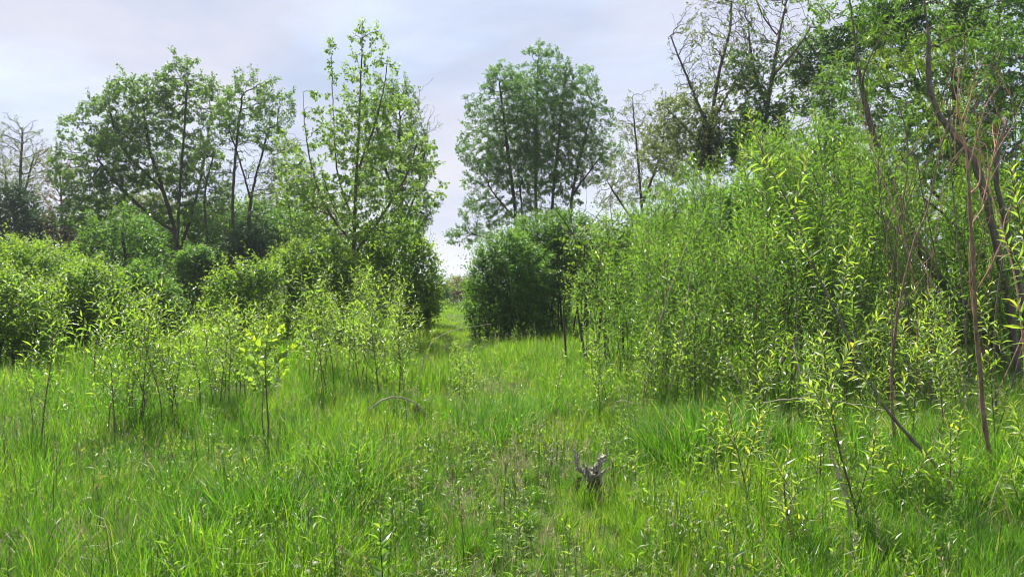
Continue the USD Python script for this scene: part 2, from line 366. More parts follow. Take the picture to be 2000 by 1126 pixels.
def build_tree(name, label, d, trunks, lobes, mat, bark, n_attr=1500, step=0.3, kill=0.45, infl=3.0, leaf=(.09, .06), leaf_kind="oval2", per=4, leafy=3, seed=0,
               tip=0.006, expo=2.15, trunk_r=0.16, clump=0.35, cs=1.3, depth=0.85, drop=0.0, bare=None, group=None, category="tree", droop=0.25, up=0.12,
               free=0.6, fine=.5, spikes=70, vine=None, spread=0.7, shell=0.5, limb_min=0.03, minr=0.0):
    r = np.random.default_rng(seed + 100)
    step, kill, infl, n_attr, trunk_r, limb_min = step * fine, kill * fine, infl * .6, int(n_attr * 5), trunk_r * .62, limb_min * .55
    base = at(trunks[0][0][0], trunks[0][0][1], d)
    base[2] = float(gz(base[0], base[1]))
    th = Thing(name, label, category, base, group)
    pos, par, root_of = [], [], []
    for k, tr in enumerate(trunks):
        dj = d + (0 if k == 0 else r.uniform(-0.8, 0.8))
        pts = [at(p[0], p[1], dj) for p in tr]
        if tr[0][1] >= 540 or k == 0:
            pts[0][2] = float(gz(pts[0][0], pts[0][1])) - 0.05
        pts = smooth_line(pts, 6)
        seg = np.linalg.norm(np.diff(pts, axis=0), axis=1)
        s = np.concatenate([[0], np.cumsum(seg)])
        m = max(3, int(s[-1] / step))
        pts = np.stack([np.interp(np.linspace(0, s[-1], m), s, pts[:, c]) for c in range(3)], 1)
        pts[1:] += r.normal(size=(m - 1, 3)) * step * 0.05
        parent = -1
        if len(pos) and not (tr[0][1] >= 540):
            allp = np.array(pos)
            parent = int(np.argmin(np.linalg.norm(allp - pts[0], axis=1)))
            pts = pts[1:]
        for p in pts:
            pos.append(p); par.append(parent); parent = len(pos) - 1
    attr = lobes_points(lobes, d, n_attr, r, clump, cs * .55, depth, shell, spikes)
    near_trunk = cKDTree(np.array(pos)).query(attr)[0] < step * 2.6
    attr = attr[~near_trunk | (r.random(len(attr)) < .2)]
    pos, par = colonise((pos, par), attr, step, kill, infl, r, up=up)
    n = len(pos)
    kids = [[] for _ in range(n)]
    for i in range(n):
        if par[i] >= 0:
            kids[par[i]].append(i)
    order = np.argsort([0] * n, kind="stable")
    rad, high = np.zeros(n), np.zeros(n, int)
    for i in range(n - 1, -1, -1):
        rad[i] = tip if not kids[i] else sum(rad[c] ** expo for c in kids[i]) ** (1 / expo)
        high[i] = 0 if not kids[i] else 1 + max(high[c] for c in kids[i])
    roots = [i for i in range(n) if par[i] < 0]
    k = trunk_r / rad[roots[0]]
    fac = np.where(rad > tip * 1.01, np.minimum(1, (rad - tip) / max(rad[roots[0]] - tip, 1e-6)), 0)
    rad = rad * (1 + (k - 1) * fac)
    if minr:
        rad = np.maximum(rad, minr)
    # chains
    chains, stack = [], [(rt, None) for rt in roots]
    while stack:
        i, frm = stack.pop()
        ch = [] if frm is None else [frm]
        while True:
            ch.append(i)
            if not kids[i]:
                break
            c = max(kids[i], key=lambda q: rad[q])
            for o in kids[i]:
                if o != c:
                    stack.append((o, i))
            i = c
        chains.append(ch)
    twigs = []
    for ch in chains:
        if len(ch) < 2:
            continue
        P, R = pos[ch], rad[ch].copy()
        is_root = par[ch[0]] < 0 and ch[0] in roots
        if not is_root:
            R[0] = R[1]
        if is_root:
            R[0] *= 1.35
            th.part("trunk", tube(P, R, 9, r, 0.12), bark, smooth=50)
        elif R[0] > limb_min and len(ch) > 6:
            th.part("limb", tube(P, R, 6, r, 0.1), bark, smooth=60)
        else:
            twigs.append(tube(P, R, 3, r))
    if twigs:
        th.part("twigs", cat(twigs), bark, kind="stuff")
    # leaves
    ln = np.flatnonzero((high <= leafy) & (np.arange(n) > len(trunks) * 2))
    par_ok = ln[par[ln] >= 0]
    if bare is not None:       # (px, py, rx, ry, keep) regions where fewer leaves stay
        keep = np.ones(len(par_ok), bool)
        for (bx, by, brx, bry, kp) in bare:
            P = pos[par_ok]
            px, py = CX + P[:, 0] / P[:, 1] * F, CY - (P[:, 2] - EYE) / P[:, 1] * F
            inside = ((px - bx) / brx) ** 2 + ((py - by) / bry) ** 2 < 1
            keep &= ~inside | (r.random(len(P)) < kp)
        par_ok = par_ok[keep]
    if drop:
        par_ok = par_ok[r.random(len(par_ok)) > drop]
    if len(par_ok):
        idx = np.repeat(par_ok, per)
        B = unit(pos[idx] - pos[par[idx]])
        rnd = unit(r.normal(size=(len(idx), 3)))
        D = B * 0.55 + rnd * 0.8 - np.array([0, 0, droop])
        P = pos[par[idx]] + (pos[idx] - pos[par[idx]]) * r.random((len(idx), 1)) + rnd * free * step * r.random((len(idx), 1))
        L = leaf[0] * r.uniform(0.65, 1.25, len(idx))
        tone = np.clip(meshkit.noise(P / 0.9, seed) * 0.8 + r.random(len(idx)) * 0.5 - 0.15, 0, 1)
        th.part("crown", leaves(P, D, L, L * leaf[1] / leaf[0], leaf_kind, r, tone, spread=spread), mat, kind="stuff")
    if vine:
        for (vx, vy, vrx, vry, vn) in vine:
            P = lobes_points([(vx, vy, vrx, vry)], d, vn, r, 0.3, 0.5, 1.0, 0.3)
            D = unit(r.normal(size=P.shape)) - np.array([0, 0, 0.6])
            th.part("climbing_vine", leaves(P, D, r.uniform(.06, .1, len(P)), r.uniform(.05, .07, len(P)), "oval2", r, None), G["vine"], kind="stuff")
    return th


# ------------------------------------------------------------------ bushes: lumpy shells of leafy shoots over stems
def build_bush(name, label, d, lobes, mat, density=1.0, leaf=(.065, .04), seed=0, group=None, shoot=(.22, .42), stems=9, kind="oval2", category="bush", tall=0.5, inner=0.5, depth=0.9, hollow=0.0, back=.1):
    r = np.random.default_rng(seed + 500)
    s = d / F
    cx = np.mean([l[0] for l in lobes])
    leaf, shoot = (leaf[0] * 1.4, leaf[1] * 1.45), (shoot[0] * 1.25, shoot[1] * 1.45)
    base = ground_at(cx, d)
    th = Thing(name, label, category, base, group)
    Ps, Ds, Ls, Ts, stem_to = [], [], [], [], []
    C = np.array([[(l[0] - CX) * s, d + (l[4] if len(l) > 4 else 0), EYE + (CY - l[1]) * s] for l in lobes])
    R = np.array([[l[2] * s, l[2] * s * depth, l[3] * s] for l in lobes])
    sk = [(np.array([c[0] * 1.0, c[1] + back, c[2] * .48]), np.array([q[0] * .82, q[1] * .8, c[2] * .5])) for c, q in zip(C, R) if c[2] - q[2] > .25 and d < 50 and q[0] > .42 * c[2]]
    if sk:
        C, R = np.vstack([C, [a for a, _ in sk]]), np.vstack([R, [b for _, b in sk]])
    for k in range(len(C)):
        area = 4 * math.pi * ((R[k, 0] * R[k, 1]) ** 1.6 / 3 + 2 * (R[k, 0] * R[k, 2]) ** 1.6 / 3) ** (1 / 1.6)
        n = int(area * 66 * density)
        u = unit(r.normal(size=(n, 3)))
        lump = 0.66 + 0.68 * meshkit.fbm(u * 2.4 + k * 9.1, 3, seed)
        P = C[k] + u * R[k] * lump[:, None]
        out = unit(u / R[k])
        keep = np.ones(n, bool)
        for j in range(len(C)):
            if j != k:
                keep &= (((P - C[j]) / (R[j] * 0.85)) ** 2).sum(1) > 1
        keep &= P[:, 2] > 0.12
        keep &= (u[:, 1] < 0.35) | (r.random(n) < 0.45)
        if hollow:
            keep &= (u[:, 2] > -hollow) | (r.random(n) < 0.2)
        P, out = P[keep], out[keep]
        n = len(P)
        m = 10
        up = np.array([0, 0, 1.0])
        ax = unit(out * 0.75 + up * tall + r.normal(size=(n, 3)) * 0.35)
        ln = r.uniform(shoot[0], shoot[1], n)
        long = r.random(n) < 0.25
        ln[long] *= r.uniform(1.5, 2.6, long.sum())
        t = (np.arange(m) + 0.5) / m
        bend = -0.25 * (t ** 2)[None, :, None] * ln[:, None, None] * up
        Q = (P - ax * ln[:, None] * 0.35)[:, None] + ax[:, None] * (t[None, :, None] * ln[:, None, None]) + bend
        side = unit(np.cross(ax, r.normal(size=(n, 3))))
        sign = np.where(np.arange(m) % 2, 1.0, -1.0)[None, :, None]
        D = ax[:, None] * 0.6 + side[:, None] * sign + r.normal(size=(n, m, 3)) * 0.3
        Ps.append(Q.reshape(-1, 3)); Ds.append(D.reshape(-1, 3))
        Ls.append((leaf[0] * r.uniform(.75, 1.25, (n, 1)) * (1.12 - 0.6 * t)[None]).reshape(-1))
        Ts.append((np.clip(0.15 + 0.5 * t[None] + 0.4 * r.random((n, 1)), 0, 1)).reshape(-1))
        ni = int(n * m * inner)
        u = unit(r.normal(size=(ni, 3)))
        P = C[k] + u * R[k] * r.uniform(0.35, 0.95, (ni, 1))
        P = P[(P[:, 2] > 0.25)]
        if hollow:
            P = P[((P[:, 2] - C[k][2]) / R[k][2] > -hollow) | (r.random(len(P)) < 0.15)]
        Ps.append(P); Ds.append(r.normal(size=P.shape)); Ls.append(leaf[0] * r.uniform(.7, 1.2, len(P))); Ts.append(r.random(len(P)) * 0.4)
        stem_to.append(C[k])
    P, D, L, T = np.vstack(Ps), np.vstack(Ds), np.concatenate(Ls), np.concatenate(Ts)
    for i in range(stems):
        k = i % len(lobes)
        u = unit(r.normal(size=3)) * np.array([1, 1, 0.8])
        end = C[k] + u * R[k] * 0.8
        b = base + np.array([r.normal() * 0.25 + (C[k][0] - base[0]) * 0.6, r.normal() * 0.3, -0.05])
        mid = (b + end) / 2 + np.array([(b[0] - end[0]) * 0.2, 0, 0.25 * abs(end[2] - b[2])]) + r.normal(size=3) * 0.1
        pts = smooth_line([b, mid, end], 6)
        th.part("stem", tube(pts, np.linspace(.028, .008, len(pts)) * r.uniform(.7, 1.3), 5, r), BARK, smooth=60)
    tw = []
    for i in range(stems * 9):
        k = i % len(lobes)
        a = C[k] + unit(r.normal(size=3)) * R[k] * r.uniform(.2, .6)
        e = a + (unit(r.normal(size=3)) + np.array([0, 0, .3])) * r.uniform(.5, 1.1)
        if a[2] < 0.2 or e[2] < 0.2:
            continue
        tw.append(tube(smooth_line([a, (a + e) / 2 + r.normal(size=3) * .08, e], 3), np.linspace(.009, .003, 7), 3, r))
    th.part("twigs", cat(tw), BARK, kind="stuff")
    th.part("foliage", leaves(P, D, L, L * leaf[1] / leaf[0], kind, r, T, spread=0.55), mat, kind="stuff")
    return th


TREES = "trees beyond the bushes"
# left background
build_tree("twiggy_tree", "sparse dark twiggy tree at the far left edge with thin leaves", 44, [[(28, 640), (30, 480), (38, 380), (42, 300), (45, 250)], [(33, 450), (10, 340), (2, 260)], [(36, 420), (60, 330), (75, 270)]],
           [(38, 310, 62, 75), (15, 400, 60, 80), (55, 420, 45, 70), (20, 480, 50, 40)], G["sparse"], BARK, 2100, 0.30, 0.5, 3.2, (.09, .06), per=6, leafy=3, seed=1, up=.5, clump=.3, trunk_r=.2, bare=[(40, 255, 80, 45, .35)], tip=.008, drop=.1)
build_tree("reddish_tree", "small thin reddish-brown tree between the far left tree and the broad maple", 41, [[(125, 620), (124, 500), (120, 400), (118, 320)]],
           [(118, 370, 36, 75), (130, 460, 42, 50)], G["reddish"], BARK, 700, 0.32, 0.5, 3, (.09, .06), per=5, leafy=3, seed=2, up=.5, clump=.3, trunk_r=.1, tip=.008)
build_tree("spreading_tree", "broad leafy maple with dark spreading limbs, left of the young poplar", 35,
           [[(347, 640), (348, 560), (346, 500), (342, 450)], [(342, 450), (318, 370), (292, 290), (280, 210)], [(346, 480), (352, 360), (360, 250), (366, 160)], [(348, 500), (385, 380), (402, 290), (415, 210)],
            [(342, 455), (270, 400), (205, 330), (165, 270)], [(347, 530), (380, 480), (410, 440)], [(318, 370), (240, 290), (215, 220)]],
           [(268, 205, 72, 62), (362, 168, 62, 56), (320, 200, 70, 50), (418, 205, 40, 52), (195, 262, 60, 72), (160, 330, 54, 62), (300, 290, 90, 50), (175, 420, 60, 44), (250, 375, 70, 40), (355, 410, 75, 34), (395, 300, 45, 50), (132, 262, 26, 40), (270, 310, 110, 60), (400, 380, 60, 60), (210, 370, 80, 50), (130, 340, 36, 60)],
           G["tree"], BARK, 5400, 0.32, 0.46, 3.0, (.115, .07), per=11, leafy=4, seed=3, clump=.42, cs=1.5, trunk_r=.16, droop=.45, limb_min=.035)
build_tree("slender_tree", "slender dark-trunked tree with bare lower twigs beside the broad maple", 33,
           [[(457, 640), (456, 500), (455, 380), (462, 280), (475, 180)], [(487, 640), (484, 480), (492, 380), (515, 290), (535, 210)], [(405, 640), (404, 480), (400, 380), (418, 300)], [(490, 390), (470, 320), (440, 230)]],
           [(490, 190, 52, 40), (525, 172, 26, 30), (545, 215, 36, 46), (452, 230, 42, 48), (500, 250, 60, 36), (420, 330, 50, 60), (500, 350, 55, 70), (440, 430, 60, 50)],
           G["tree"], BARK, 3000, 0.3, 0.44, 3.0, (.105, .065), per=9, leafy=4, seed=4, clump=.4, cs=1.3, trunk_r=.11, droop=.45, bare=[(465, 360, 95, 85, .10), (440, 450, 80, 45, .25)], limb_min=.03)
build_tree("small_tree", "small dark-green tree with forked trunk in front of the broad maple", 23.5,
           [[(247, 640), (246, 560), (244, 500), (238, 440)], [(246, 560), (225, 510), (190, 465)], [(246, 550), (275, 490), (290, 465)]],
           [(238, 465, 62, 40), (185, 478, 42, 36), (290, 500, 42, 40), (245, 520, 55, 30)], G["bush_dark"], BARK, 1100, 0.2, 0.28, 2.0, (.10, .055), per=6, leafy=3, seed=5, clump=.3, cs=.8, trunk_r=.07, droop=.2, tip=.005)
build_tree("back_tree", "rounded dull-green tree standing behind the young poplar", 33,
           [[(792, 640), (788, 480), (784, 360), (780, 240)], [(787, 450), (820, 350), (835, 260)], [(786, 420), (750, 320), (735, 240)]],
           [(772, 205, 52, 50), (800, 250, 44, 60), (738, 250, 46, 60), (790, 330, 56, 70), (735, 350, 50, 60), (800, 430, 50, 60), (835, 200, 18, 30), (850, 240, 16, 22)], G["tree"], BARK, 2900, 0.3, 0.44, 3.0, (.095, .065), per=10, leafy=4, seed=6, clump=.36, cs=1.2, trunk_r=.17,
           bare=[(846, 205, 28, 60, .05)], limb_min=.03)
build_tree("round_tree", "tall dense dark-green tree with several trunks, right of the path", 38,
           [[(1010, 640), (1012, 520), (1008, 430), (998, 340), (985, 240), (975, 160)], [(1052, 640), (1050, 480), (1046, 360), (1048, 240), (1050, 120)], [(1066, 640), (1075, 480), (1082, 360), (1095, 240), (1105, 140)],
            [(1112, 640), (1112, 480), (1118, 380), (1140, 280), (1160, 200)], [(1008, 430), (960, 370), (925, 300)], [(1016, 640), (1022, 520), (1020, 420), (1012, 330)], [(1118, 380), (1170, 310), (1200, 270)], [(1010, 520), (960, 470), (915, 455)]],
           [(1058, 150, 64, 62), (985, 180, 52, 62), (1120, 185, 54, 66), (1050, 240, 110, 70), (938, 235, 38, 50), (925, 290, 42, 42), (1165, 240, 40, 56), (1195, 275, 32, 40), (1040, 330, 110, 50), (1000, 290, 90, 60), (1110, 290, 80, 60), (1050, 200, 90, 60), (945, 345, 50, 44), (1150, 320, 55, 46),
            (940, 420, 48, 38), (1000, 410, 56, 30), (905, 460, 40, 26), (1080, 395, 60, 30), (910, 195, 14, 14)],
           G["dark_tree"], BARK, 5600, 0.32, 0.44, 3.0, (.105, .062), per=11, leafy=4, seed=7, clump=.34, cs=1.5, trunk_r=.14, droop=.4, limb_min=.04)
build_tree("thin_tree", "thin yellowish half-bare tree at the right edge of the round dark tree", 31,
           [[(1262, 640), (1258, 480), (1250, 360), (1240, 250), (1235, 190)], [(1254, 400), (1290, 300), (1300, 220)], [(1257, 460), (1215, 400), (1190, 360)]],
           [(1238, 240, 34, 50), (1290, 250, 40, 60), (1230, 350, 50, 60), (1290, 340, 50, 60), (1190, 385, 30, 30)], G["sparse"], BARK, 1500, 0.26, 0.36, 2.6, (.085, .05), per=6, leafy=3, seed=8, up=.4, clump=.35, cs=.9, trunk_r=.09,
           bare=[(1240, 205, 60, 40, .3)], tip=.006)
build_tree("bare_topped_tree", "half-bare tree with budding twigs above dark vines, left of the leaning trunk", 25,
           [[(1386, 640), (1385, 480), (1384, 330), (1390, 240), (1405, 140), (1425, 60), (1430, -30)], [(1386, 260), (1350, 170), (1325, 110), (1310, 70)], [(1390, 240), (1440, 150), (1470, 90)], [(1385, 300), (1330, 240), (1300, 210)]],
           [(1400, 60, 70, 80), (1350, 110, 50, 70), (1390, 170, 75, 60), (1340, 230, 60, 60), (1310, 290, 60, 60), (1400, 300, 70, 50), (1440, 130, 50, 60), (1370, 280, 70, 60), (1330, 320, 50, 40), (1440, 250, 50, 50)], G["sparse"], BARK_GREY, 2900, 0.22, 0.32, 2.4, (.085, .06), per=6, leafy=3, seed=9, clump=.34, cs=1.0, trunk_r=.12,
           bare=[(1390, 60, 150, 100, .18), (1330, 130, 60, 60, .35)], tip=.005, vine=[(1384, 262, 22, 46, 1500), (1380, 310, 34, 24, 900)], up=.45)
build_tree("forked_tree", "grey forked tree with bare upper twigs beside the leaning trunk", 24,
           [[(1500, 640), (1498, 420), (1497, 240), (1510, 140), (1524, 60), (1545, -40)], [(1522, 75), (1490, 30), (1470, -20)], [(1500, 220), (1470, 120), (1460, 40)], [(1508, 150), (1560, 90), (1590, 40)]],
           [(1500, 40, 80, 80), (1560, 60, 50, 80), (1480, 130, 60, 60), (1550, 160, 50, 60), (1500, 230, 60, 60), (1590, 120, 50, 60), (1590, 210, 60, 60), (1500, 290, 80, 50), (1620, 290, 60, 60)], G["tree"], BARK_GREY, 2300, 0.22, 0.32, 2.4, (.095, .065), per=7, leafy=3, seed=10, clump=.36, cs=1.0, trunk_r=.11,
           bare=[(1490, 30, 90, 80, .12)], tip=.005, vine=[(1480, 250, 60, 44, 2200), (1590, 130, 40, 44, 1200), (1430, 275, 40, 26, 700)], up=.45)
build_tree("shady_tree", "dark leafy vine-hung tree behind the leaning trunk at the right", 19,
           [[(1870, 700), (1866, 500), (1868, 300), (1862, 150), (1857, 0), (1852, -120)], [(1866, 330), (1800, 200), (1770, 80), (1760, -40)], [(1866, 280), (1930, 160), (1970, 60)], [(1868, 420), (1780, 330), (1720, 260)]],
           [(1750, 60, 80, 100), (1830, 30, 80, 100), (1920, 20, 90, 110), (1990, 120, 80, 110), (1700, 160, 70, 90), (1640, 60, 50, 60), (1800, 190, 80, 70), (1900, 190, 80, 90), (1660, 260, 70, 60), (1770, 320, 90, 60), (1890, 330, 90, 70), (1990, 300, 70, 90)],
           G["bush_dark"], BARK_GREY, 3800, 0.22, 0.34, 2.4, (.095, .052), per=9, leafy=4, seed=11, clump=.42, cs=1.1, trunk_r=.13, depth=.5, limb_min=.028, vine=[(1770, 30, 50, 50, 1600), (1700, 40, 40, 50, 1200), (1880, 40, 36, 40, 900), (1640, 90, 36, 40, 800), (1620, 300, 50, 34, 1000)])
# right: leaning willow
build_tree("leaning_willow", "grey-barked willow with a long trunk leaning left from the right edge", 13,
           [[(1980, 735), (1940, 668), (1890, 600), (1838, 545), (1785, 465), (1758, 400), (1735, 340), (1706, 265), (1682, 165), (1672, 90), (1655, -30)], [(1678, 130), (1668, 70), (1640, 48), (1605, 15), (1590, -20)],
            [(1992, 740), (1975, 620), (1945, 470), (1912, 340), (1876, 278), (1838, 230), (1815, 165), (1813, 70), (1800, -30)], [(1975, 600), (1938, 530), (1898, 480), (1850, 425), (1790, 375)], [(2006, 742), (1998, 600), (1965, 440), (1945, 340), (1965, 240), (2005, 160)],
            [(1682, 165), (1700, 110), (1730, 60)], [(1830, 215), (1790, 130), (1765, 40)]],
           [(1690, 40, 60, 70), (1640, 70, 50, 60), (1760, 90, 70, 80), (1850, 90, 70, 90), (1720, 180, 60, 60), (1800, 160, 60, 60), (1940, 120, 60, 90), (1750, 270, 60, 50), (1880, 230, 60, 60), (1960, 280, 50, 70), (1690, 270, 60, 60), (1650, 170, 50, 60), (1700, 340, 60, 50), (1800, 330, 70, 60), (1900, 360, 60, 60)],
           G["willow"], BARK_GREY, 3600, 0.2, 0.34, 2.0, (.095, .017), leaf_kind="lance2", per=12, leafy=5, seed=12, clump=.45, cs=.9, trunk_r=.115, depth=.5, droop=.5, limb_min=.02, tip=.004, up=.1, expo=2.4)
build_tree("thin_tree", "thin twiggy back tree showing between the slender trunks and the poplar", 42,
           [[(570, 640), (568, 480), (562, 380), (556, 300)], [(568, 500), (600, 420), (615, 370)]], [(560, 340, 46, 70), (590, 420, 60, 70), (530, 430, 50, 60), (640, 440, 50, 50)], G["sparse"], BARK, 1500, .3, .42, 3, (.10, .065), per=8, leafy=4, seed=31, up=.45, clump=.3, trunk_r=.12)
build_tree("thin_tree", "thin twiggy back tree behind the broad maple's trunk", 43,
           [[(300, 640), (302, 500), (296, 420), (290, 380)], [(301, 520), (340, 440), (350, 400)]], [(290, 420, 60, 50), (370, 450, 60, 60), (230, 430, 60, 50), (330, 500, 70, 40), (440, 470, 60, 60)], G["sparse"], BARK, 1700, .3, .42, 3, (.10, .065), per=8, leafy=4, seed=32, up=.45, clump=.3, trunk_r=.12)
build_tree("back_tree", "tall leafy tree filling the far right corner behind the leaning willow", 21,
           [[(1940, 700), (1942, 500), (1946, 300), (1950, 100), (1952, -60)], [(1944, 400), (1850, 280), (1800, 200)], [(1944, 340), (2020, 240)]],
           [(1900, 80, 90, 90), (1980, 40, 90, 100), (1820, 130, 80, 80), (1950, 220, 100, 90), (1840, 280, 90, 80), (1740, 220, 70, 70), (1980, 360, 80, 80), (1720, 100, 70, 80), (1640, 180, 60, 70), (1860, 400, 90, 60)], G["tree"], BARK_GREY, 3600, .22, .34, 2.4, (.095, .052), per=8, leafy=4, seed=33, clump=.32, cs=1.1, trunk_r=.13, depth=.6)
# young poplar
build_tree("young_poplar", "slim young poplar with airy round leaves and one straight trunk left of the path", 21,
           [[(688, 640), (690, 540), (692, 440), (697, 330), (702, 220), (706, 120), (708, 40)], [(692, 440), (660, 340), (652, 240), (648, 140), (645, 75)], [(691, 480), (640, 410), (610, 330), (596, 250), (592, 180)], [(690, 500), (740, 430), (790, 350), (815, 280)],
            [(696, 340), (730, 250), (750, 170), (758, 110)], [(690, 520), (620, 480), (570, 440)], [(692, 460), (650, 400), (620, 300)]],
           [(708, 75, 24, 50), (735, 95, 26, 40), (700, 160, 44, 60), (760, 130, 26, 36), (647, 130, 15, 62), (650, 230, 34, 60), (598, 215, 18, 46), (700, 270, 70, 70), (610, 310, 44, 60), (770, 240, 50, 60), (660, 370, 90, 56), (580, 380, 46, 70), (770, 350, 70, 60), (825, 310, 36, 50),
            (640, 450, 90, 40), (760, 440, 80, 44), (560, 290, 16, 40), (850, 380, 24, 40)],
           G["poplar"], BARK_GREY, 2500, 0.2, 0.29, 2.0, (.068, .062), leaf_kind="oval4", per=6, leafy=4, seed=13, clump=.4, cs=.8, trunk_r=.085, depth=.8, droop=.55, up=.3, tip=.004, free=.6, spread=1.0)

# ------------------------------------------------------------------ bushes
build_bush("bush", "bright low bush at the left edge in front of the hedge", 14.5, [(25, 600, 80, 62), (-60, 590, 90, 80), (70, 650, 50, 40)], G["bush"], 1.0, (.062, .034), 1)
build_bush("bush", "high leafy hedge bush at the far left behind the bright low bush", 18, [(20, 530, 80, 62), (100, 535, 70, 55), (-70, 530, 80, 70), (60, 600, 110, 60)], G["bush"], 0.95, (.07, .038), 2)
build_bush("bush", "green bush sloping down right from the left hedge", 17, [(175, 560, 52, 48), (210, 610, 60, 50), (140, 620, 60, 60)], G["bush"], 1.0, (.068, .038), 3)
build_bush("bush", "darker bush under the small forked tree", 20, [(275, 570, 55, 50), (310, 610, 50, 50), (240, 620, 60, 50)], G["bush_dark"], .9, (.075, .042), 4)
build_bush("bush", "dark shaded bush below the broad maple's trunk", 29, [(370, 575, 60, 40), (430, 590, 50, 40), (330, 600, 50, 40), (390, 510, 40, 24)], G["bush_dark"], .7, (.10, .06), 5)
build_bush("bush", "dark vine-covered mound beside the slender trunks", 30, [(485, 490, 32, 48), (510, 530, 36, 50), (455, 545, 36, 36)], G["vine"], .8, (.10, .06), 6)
build_bush("bush", "bright bush with upright shoots left of the yellow sapling's top", 16.5, [(450, 575, 44, 52), (505, 560, 42, 54), (480, 620, 55, 45)], G["bush"], 1.05, (.068, .036), 7)
build_bush("bush", "pale green bush just left of the poplar trunk", 19, [(580, 530, 48, 50), (635, 525, 52, 55), (600, 590, 75, 50), (690, 560, 40, 50)], G["bush"], .95, (.07, .04), 8)
build_bush("bush", "tall shady bush right of the poplar trunk on the path's left edge", 24, [(770, 500, 58, 66), (822, 530, 36, 62), (725, 515, 48, 66), (785, 585, 66, 46), (838, 585, 24, 34)], G["bush"], .75, (.085, .05), 9)
build_bush("bush", "rounded bush with sunlit crown on the path's right edge", 21, [(985, 500, 52, 44), (950, 552, 38, 40), (1012, 545, 64, 58), (968, 602, 58, 38)], G["bush_dark"], 1.1, (.07, .04), 10)
build_bush("bush", "tall dark hollow bush between the rounded bush and the willow thicket", 22.5, [(1058, 470, 56, 50), (1115, 475, 60, 56), (1060, 530, 70, 46), (1165, 530, 54, 60)], G["bush_dark"], 1.0, (.072, .04), 11, stems=16, back=.9)
build_bush("bush", "light leafy bush at the left end of the willow thicket", 15, [(1168, 520, 40, 46), (1150, 570, 34, 38), (1195, 465, 38, 46), (1130, 480, 26, 30), (1190, 590, 50, 46)], G["bush"], .8, (.06, .026), 14)
build_bush("bush", "bright bush behind the leaning willow trunk", 16, [(1800, 480, 80, 70), (1880, 520, 80, 70), (1960, 480, 70, 80), (1740, 560, 70, 60), (1850, 590, 90, 50), (1990, 580, 60, 60), (1940, 400, 80, 60)], G["bush"], .7, (.062, .036), 12, stems=14, depth=.5)
build_bush("bush", "dark bush deep behind the middle of the willow thicket", 19, [(1300, 520, 110, 90), (1450, 480, 110, 110), (1600, 480, 100, 120)], G["bush_dark"], .55, (.085, .048), 13, stems=14, depth=.35)
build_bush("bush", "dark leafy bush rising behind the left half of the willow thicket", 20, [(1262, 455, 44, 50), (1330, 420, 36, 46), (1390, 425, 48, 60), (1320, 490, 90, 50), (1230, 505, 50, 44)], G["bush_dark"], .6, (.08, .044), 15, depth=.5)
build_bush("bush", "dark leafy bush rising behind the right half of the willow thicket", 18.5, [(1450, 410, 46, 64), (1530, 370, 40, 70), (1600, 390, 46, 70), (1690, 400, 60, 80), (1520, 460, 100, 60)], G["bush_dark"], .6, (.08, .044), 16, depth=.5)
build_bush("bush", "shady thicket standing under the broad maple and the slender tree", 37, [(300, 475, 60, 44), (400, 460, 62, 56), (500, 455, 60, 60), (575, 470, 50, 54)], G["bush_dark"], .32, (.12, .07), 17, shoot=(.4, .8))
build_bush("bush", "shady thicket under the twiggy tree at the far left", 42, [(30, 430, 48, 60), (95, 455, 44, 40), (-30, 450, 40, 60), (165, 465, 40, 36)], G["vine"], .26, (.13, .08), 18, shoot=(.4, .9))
FAR = [(852, 560, 22, 22, 62, "bush_dark", "far dark-green shrub on the left where the path ends"), (880, 566, 18, 16, 70, "sparse", "far pale shrub at the end of the path"), (905, 562, 22, 18, 66, "reddish", "far tan twiggy shrub at the end of the path"),
       (935, 560, 22, 24, 56, "bush", "far bright shrub on the right where the path ends"), (890, 553, 16, 11, 95, "tree", "farthest round-topped tree above the end of the path"), (918, 556, 22, 11, 90, "bush", "farthest low tree right of the round-topped one")]
for k, (px, py, rx, ry, d, m, lab) in enumerate(FAR):
    build_bush("shrub", lab, d, [(px, py, rx, ry), (px + rx * .5, py + ry * .4, rx * .7, ry * .7)], G[m], .12, (.2, .13), 40 + k, None, (.5, .9), 5, inner=.2)

# far woodland closing the horizon
r = np.random.default_rng(91)
ps = []
for k in range(150):
    px = r.uniform(-900, 2900)
    if 815 < px < 985:
        continue
    d = r.uniform(85, 140)
    h = r.uniform(5, 9)
    c = ground_at(px, d)
    n = 320
    u = unit(r.normal(size=(n, 3))) * r.uniform(.5, 1, (n, 1)) ** .5
    P = np.array([c[0], c[1], h * .5]) + u * np.array([h * .42, h * .42, h * .5])
    ps.append(leaves(P, r.normal(size=P.shape), r.uniform(.5, .9, n), r.uniform(.4, .6, n), "oval2", r))
write_mesh("/World/far_woodland", cat(ps), G["tree"])
tag(stage.GetPrimAtPath("/World/far_woodland"), "distant green woodland glimpsed low behind the trees and bushes", "woodland", None, "stuff")

